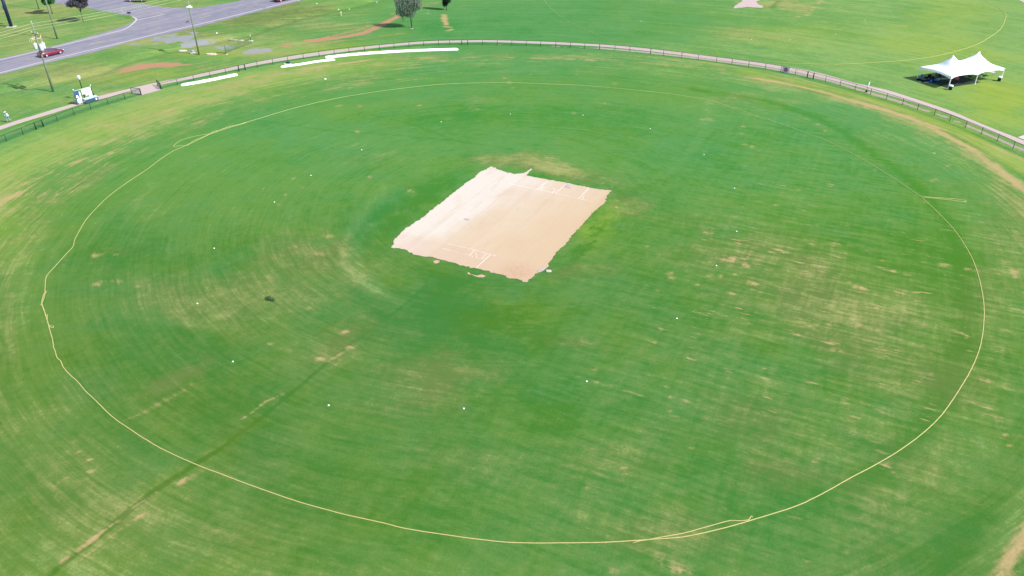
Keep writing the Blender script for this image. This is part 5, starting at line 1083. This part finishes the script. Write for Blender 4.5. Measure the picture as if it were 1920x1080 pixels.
bm = bmesh.new(); box(bm, SL * .70, -.55, .80, SL * .78, .80, .07, 0, .10); obj('counter', bm, M_SG, t)
bm = bmesh.new(); box(bm, SL * .70, -.88, .42, SL * .74, .05, .62); obj('skirt', bm, mat('dark_skirt', (.02, .07, .10, 1)), t)
bm = bmesh.new(); box(bm, SL * .95, -.92, .45, .22, .06, .30); obj('label_card', bm, M_SW, t)
bm = bmesh.new(); blob(bm, (SL * 1.03, 0, 1.0), (.14, .14, .14), .05, 2); obj('knob', bm, mat('black_knob', (.006, .01, .02, 1)), t)

# white pipe post standing in a black weight by the fence
t = empty('marker_post', G(1624.3, 173.0)); tag(t, 'white pipe post in a round black base beside the right fence', 'post')
bm = bmesh.new(); blob(bm, (0, 0, .20), (.20, .20, .20), 0, 2); obj('base', bm, mat('black_rubber', (.004, .014, .02, 1), .5), t, True); bm = bmesh.new(); tube(bm, [(0, 0, .3), (.16, .02, 1.75)], .085, 10); obj('pipe', bm, M_POLE, t, True)

# ---------------------------------------------------------------- verge clutter: slabs, marker, wire fence piece
def slab(px, py, L_, W_, H_s, rz, colr, label, seed, grp='concrete slabs on the verge'):
    rnd = random.Random(seed); bm = bmesh.new(); n = 9; top = []; bot = []
    for k in range(n):
        a_ = 2 * math.pi * k / n; r = rnd.uniform(.8, 1.15); x = math.cos(a_) * L_ / 2 * r; y = math.sin(a_) * W_ / 2 * r
        top.append(bm.verts.new((x, y, H_s * rnd.uniform(.8, 1.2)))); bot.append(bm.verts.new((x * 1.03, y * 1.03, -.05)))
    bm.faces.new(top); bm.faces.new(bot[::-1])
    for k in range(n): bm.faces.new((top[k], bot[k], bot[(k + 1) % n], top[(k + 1) % n]))
    o = obj('concrete_slab', bm, mat('slab', colr, .9, noise=.12, scale=3)); p = GG(px, py); o.location = p; o.rotation_euler = (0, 0, rz); tag(o, label, 'slab', grp)
slab(343, 95.6, 1.7, 1.0, .16, .2, (.50, .42, .35, 1), 'cream slab left of the floodlight pole', 1); slab(361, 100.0, 1.25, 1.1, .16, -.6, (.48, .46, .43, 1), 'grey and white broken slab just left of the floodlight pole', 2)
bm = bmesh.new(); blob(bm, (0, 0, .25), (.40, .30, .35), .15, 2); o = obj('rock', bm, mat('grey_rock', (.24, .24, .28, 1), .9)); o.location = GG(361.5, 98.8); tag(o, 'grey rock standing on the broken slab', 'rock')
slab(397, 102.0, 2.3, 1.15, .15, -.15, (.55, .41, .30, 1), 'tan slab right of the floodlight pole', 3); slab(437, 74.5, 2.2, .7, .22, -.2, (.40, .34, .29, 1), 'long brown slab near the loose wire fence', 4)
slab(453, 76.7, 1.0, .6, .14, .1, (.46, .38, .33, 1), 'small pinkish slab behind the wire fence', 5); slab(470, 77, 1.0, .5, .12, .1, (.58, .55, .47, 1), 'small white slab at the far post of the wire fence', 6); slab(425.5, 102.3, .45, .35, .08, 0, (.6, .55, .42, 1), 'tiny cream stone at the near post of the wire fence', 7)
a = GG(423.5, 100.5); b = GG(471.5, 81.5); d = b - a; t = empty('wire_fence', a, math.atan2(d.y, d.x)); tag(t, 'short free standing piece of wire fence on the verge', 'fence')
for x, h in ((0, 1.55), (d.length, 1.5)):
    bm = bmesh.new(); tube(bm, [(x, 0, 0), (x, 0, h)], .04, 6); obj('post', bm, M_FENCE, t)
bm = bmesh.new(); box(bm, d.length, 0, 1.58, .10, .10, .30); obj('post_cap', bm, mat('cap_white', (.75, .75, .6, 1)), t)
nb = 3
for i in range(nb):
    o = bpy.data.objects.new('mesh_panel', md); link(o, t); o.location = (d.length * i / nb, 0, .05); o.scale = (d.length / nb / 3.0, 1, 1.15)
bm = bmesh.new(); tube(bm, [(-2.2, .9, .03), (-.9, .4, .05), (0, 0, .06)], .05, 5); o = obj('fallen_bar', bm, M_FENCE); o.location = a; tag(o, 'dark green bar lying on the grass before the near wire fence post', 'bar')
t = empty('utility_marker', GG(640, 29.5)); tag(t, 'short orange and white utility marker on the verge', 'marker')
bm = bmesh.new(); box(bm, 0, 0, .35, .22, .14, .70); obj('post', bm, mat('marker_orange', (.80, .45, .12, 1)), t); bm = bmesh.new(); box(bm, 0, 0, .80, .26, .18, .20); obj('cap', bm, mat('marker_cap', (.8, .75, .5, 1)), t)
bm = bmesh.new(); box(bm, 0, 0, .06, .30, .22, .11, .4, taper=.7); lt = obj('litter', bm, mat('paper', (.80, .82, .80, 1), .7))
for i, (p, s, l) in enumerate([((594, 7), 1, 'scrap of white litter on the upper verge nearest the road'), ((634.5, 15.5), .9, 'scrap of white litter just left of and above the orange marker'), ((655, 16.3), 1.1, 'white scrap right of the orange marker'), ((706.3, 3.5), 1, 'white scrap left of the grey green tree at the top'), ((610, 148.4), 1.2, 'white crumpled sheet on the outfield below the covers'), ((406.5, 62.3), 1.1, 'pale scrap on the grass above the gravel'), ((560, 2), .6, 'tiny white scrap by the maroon car')]):
    o = lt if i == 0 else copy_tree(lt); o.location = GG(*p); o.scale = (s, s, 1); o.rotation_euler = (0, 0, i * .7); tag(o, l, 'litter', 'white scraps on the grass')
# mats and stones on the clay
def flatp(pts, h, m, name, label, cat):
    P_ = GL(pts); c = sum(P_, Vector()) / len(P_); bm = bmesh.new(); tp_ = [bm.verts.new((p.x - c.x, p.y - c.y, h)) for p in P_]; bt = [bm.verts.new((p.x - c.x, p.y - c.y, 0)) for p in P_]
    bm.faces.new(tp_); n = len(P_)
    for k_ in range(n): bm.faces.new((tp_[k_], bt[k_], bt[(k_ + 1) % n], tp_[(k_ + 1) % n]))
    o = obj(name, bm, m); o.location = (c.x, c.y, .014); tag(o, label, cat)
GM = mat('grey_mat', (.36, .30, .33, 1), .8)
flatp([(1058.3, 350), (1062, 345.8), (1067.5, 347), (1069.5, 353.4)], .03, GM, 'rubber_mat', 'grey rubber mat beside the far crease', 'mat')
flatp([(870, 411.5), (872, 409.5), (880.5, 411), (881.5, 413.5), (877, 413.6)], .03, GM, 'rubber_mat', 'small grey mat in the middle of the pale clay', 'mat')
flatp([(1008, 510), (1012, 505), (1025, 499.5), (1025.5, 502), (1018, 508), (1010, 511.5)], .04, mat('grey_stone', (.38, .32, .28, 1)), 'kerb_stone', 'grey stone edge at the near right corner of the clay', 'stone')
flatp([(1023.5, 507.6), (1026, 506.8), (1033, 507), (1034.2, 509.2), (1032, 511), (1025, 510.8)], .06, mat('pink_stone', (.48, .38, .35, 1)), 'kerb_stone', 'loose pinkish stone in the grass at the near right clay corner', 'stone')

# ---------------------------------------------------------------- trees
def leaf_mat(name, a_, b_):
    q = NT(name); tc_ = q.n('ShaderNodeTexCoord'); q.t.links.new(q.mix(q.noise(tc_.outputs['Object'], 2.2, 3), a_, b_), q.b.inputs['Base Color']); q.b.inputs['Roughness'].default_value = .75; q.b.inputs['Specular IOR Level'].default_value = .2; return q.m
def tree(px, py, lumps, th, label, ma, leaf, n, trunks=1, tr_=.12, wisp=False, seed=1, bark=(.10, .09, .07, 1), stem_to=None):
    rnd = random.Random(seed); p = GG(px, py); t = empty('tree', p); tag(t, label, 'tree')
    bm = bmesh.new()
    for k in range(trunks):
        a_ = 2.1 * k + .5; sp_ = .0 if trunks == 1 else .10
        e = Vector((math.cos(a_) * sp_ * th * 1.3, math.sin(a_) * sp_ * th, th)); tube(bm, [(0, 0, -.1), (e.x * .3, e.y * .3, th * .4), tuple(e)], [tr_, tr_ * .75, tr_ * .5], 7)
        for (c, r) in lumps[:6]:
            tube(bm, [tuple(e * .8), tuple(e * .5 + Vector(c) * .5 + Vector((rnd.uniform(-.1, .1), 0, .1))), c], [tr_ * .5, tr_ * .3, tr_ * .12], 5)
    obj('trunk', bm, mat('bark', bark, .9, noise=.2), t, True)
    V = []; F = []
    wts = [r[0] * r[1] * r[2] for c, r in lumps]; tot = sum(wts)
    for (c, r), w_ in zip(lumps, wts):
        for k in range(int(n * w_ / tot)):
            while True:
                u = Vector((rnd.uniform(-1, 1), rnd.uniform(-1, 1), rnd.uniform(-1, 1)))
                if .25 < u.length < 1: break
            q = Vector((c[0] + u.x * r[0], c[1] + u.y * r[1], c[2] + u.z * r[2])); L = leaf * rnd.uniform(.6, 1.3)
            if wisp: ax = Vector((rnd.uniform(-.3, .3), rnd.uniform(-.3, .3), -1)).normalized()
            else: ax = Vector((rnd.gauss(0, 1), rnd.gauss(0, 1), rnd.gauss(0, .6))).normalized()
            s_ = ax.cross(Vector((rnd.gauss(0, 1), rnd.gauss(0, 1), rnd.gauss(0, 1)))).normalized(); b_ = len(V); wdt = L * (.18 if wisp else .5)
            V += [tuple(q - ax * L), tuple(q - s_ * wdt), tuple(q + ax * L), tuple(q + s_ * wdt)]; F.append((b_, b_ + 1, b_ + 2, b_ + 3))
    o = obj('crown', (V, F), ma, t); o['kind'] = 'stuff'
def lumpset(cx, cz, rx, rz, k, seed, cy=0):
    rnd = random.Random(seed); L = []
    for i in range(k):
        a_ = rnd.uniform(0, 6.3); q = rnd.uniform(.2, .85); s_ = rnd.uniform(.34, .52)
        L.append(((cx + math.cos(a_) * rx * q, cy + math.sin(a_) * rx * q, cz + rnd.uniform(-.6, .7) * rz), (rx * s_, rx * s_, rz * s_)))
    return L
tree(98.5, 26, lumpset(-.4, 3.9, 1.9, 1.7, 16, 5), 2.4, 'rounded dark green tree at the top left with a slim trunk', leaf_mat('green_leaf', (.012, .085, .02, 1), (.04, .17, .05, 1)), .16, 5200, seed=2)
tree(156.5, 40.5, lumpset(-.1, 4.3, 2.3, 1.5, 22, 8), 2.6, 'low wide tree with dark bluish purple leaves beside the side road', leaf_mat('purple_leaf', (.030, .030, .042, 1), (.105, .105, .125, 1)), .15, 6500, seed=4)
tree(772, 52, [((-1.0, 0, 4.6), (2.3, 2.0, 2.1)), ((.6, .3, 5.4), (2.0, 1.8, 2.0)), ((-1.9, -.2, 3.4), (1.5, 1.3, 1.1)), ((-.2, 0, 3.2), (1.6, 1.3, 1.0)), ((-2.2, .4, 5.6), (1.4, 1.3, 1.2)), ((1.6, .2, 5.2), (1.0, 1.0, 1.4)), ((-1.75, 0, 2.1), (.4, .4, .9))], 3.2,
     'willowy grey green tree with three thin trunks behind the fence', leaf_mat('grey_leaf', (.09, .13, .095, 1), (.20, .26, .19, 1)), .24, 6500, 3, .085, True, 6, (.05, .08, .07, 1))
for ch in [q for q in bpy.data.objects if q.name.startswith('tree')][-1:]: pass
bm = bmesh.new(); lathe(bm, [(.42, 0), (.36, .04), (.15, .06)], 12); o = obj('mulch_ring', bm, mat('mulch', (.24, .22, .17, 1), .9)); o.location = GG(772.5, 53.5); tag(o, 'pale bare ring of earth round the foot of the three stemmed tree', 'mulch'); 
tree(837.5, 18.5, [((-.3, 0, 1.5), (.8, .8, .8)), ((.1, 0, 2.4), (1.1, 1.1, 1.0)), ((-.5, .1, 3.2), (1.2, 1.1, 1.0)), ((.5, 0, 3.6), (1.0, 1.0, 1.1)), ((0, 0, 4.8), (1.0, 1.0, 1.2))], 1.6, 'small very dark evergreen tree at the top edge right of the grey tree', leaf_mat('dark_needle', (.004, .022, .010, 1), (.014, .05, .02, 1)), .15, 5200, seed=9)
tree(352, -14, lumpset(0, 3.2, 1.9, 1.3, 8, 12), 2.2, 'dark tree just beyond the top edge whose foot shadow shows by the junction', leaf_mat('far_leaf', (.012, .05, .02, 1), (.03, .10, .04, 1)), .18, 2500, seed=12)
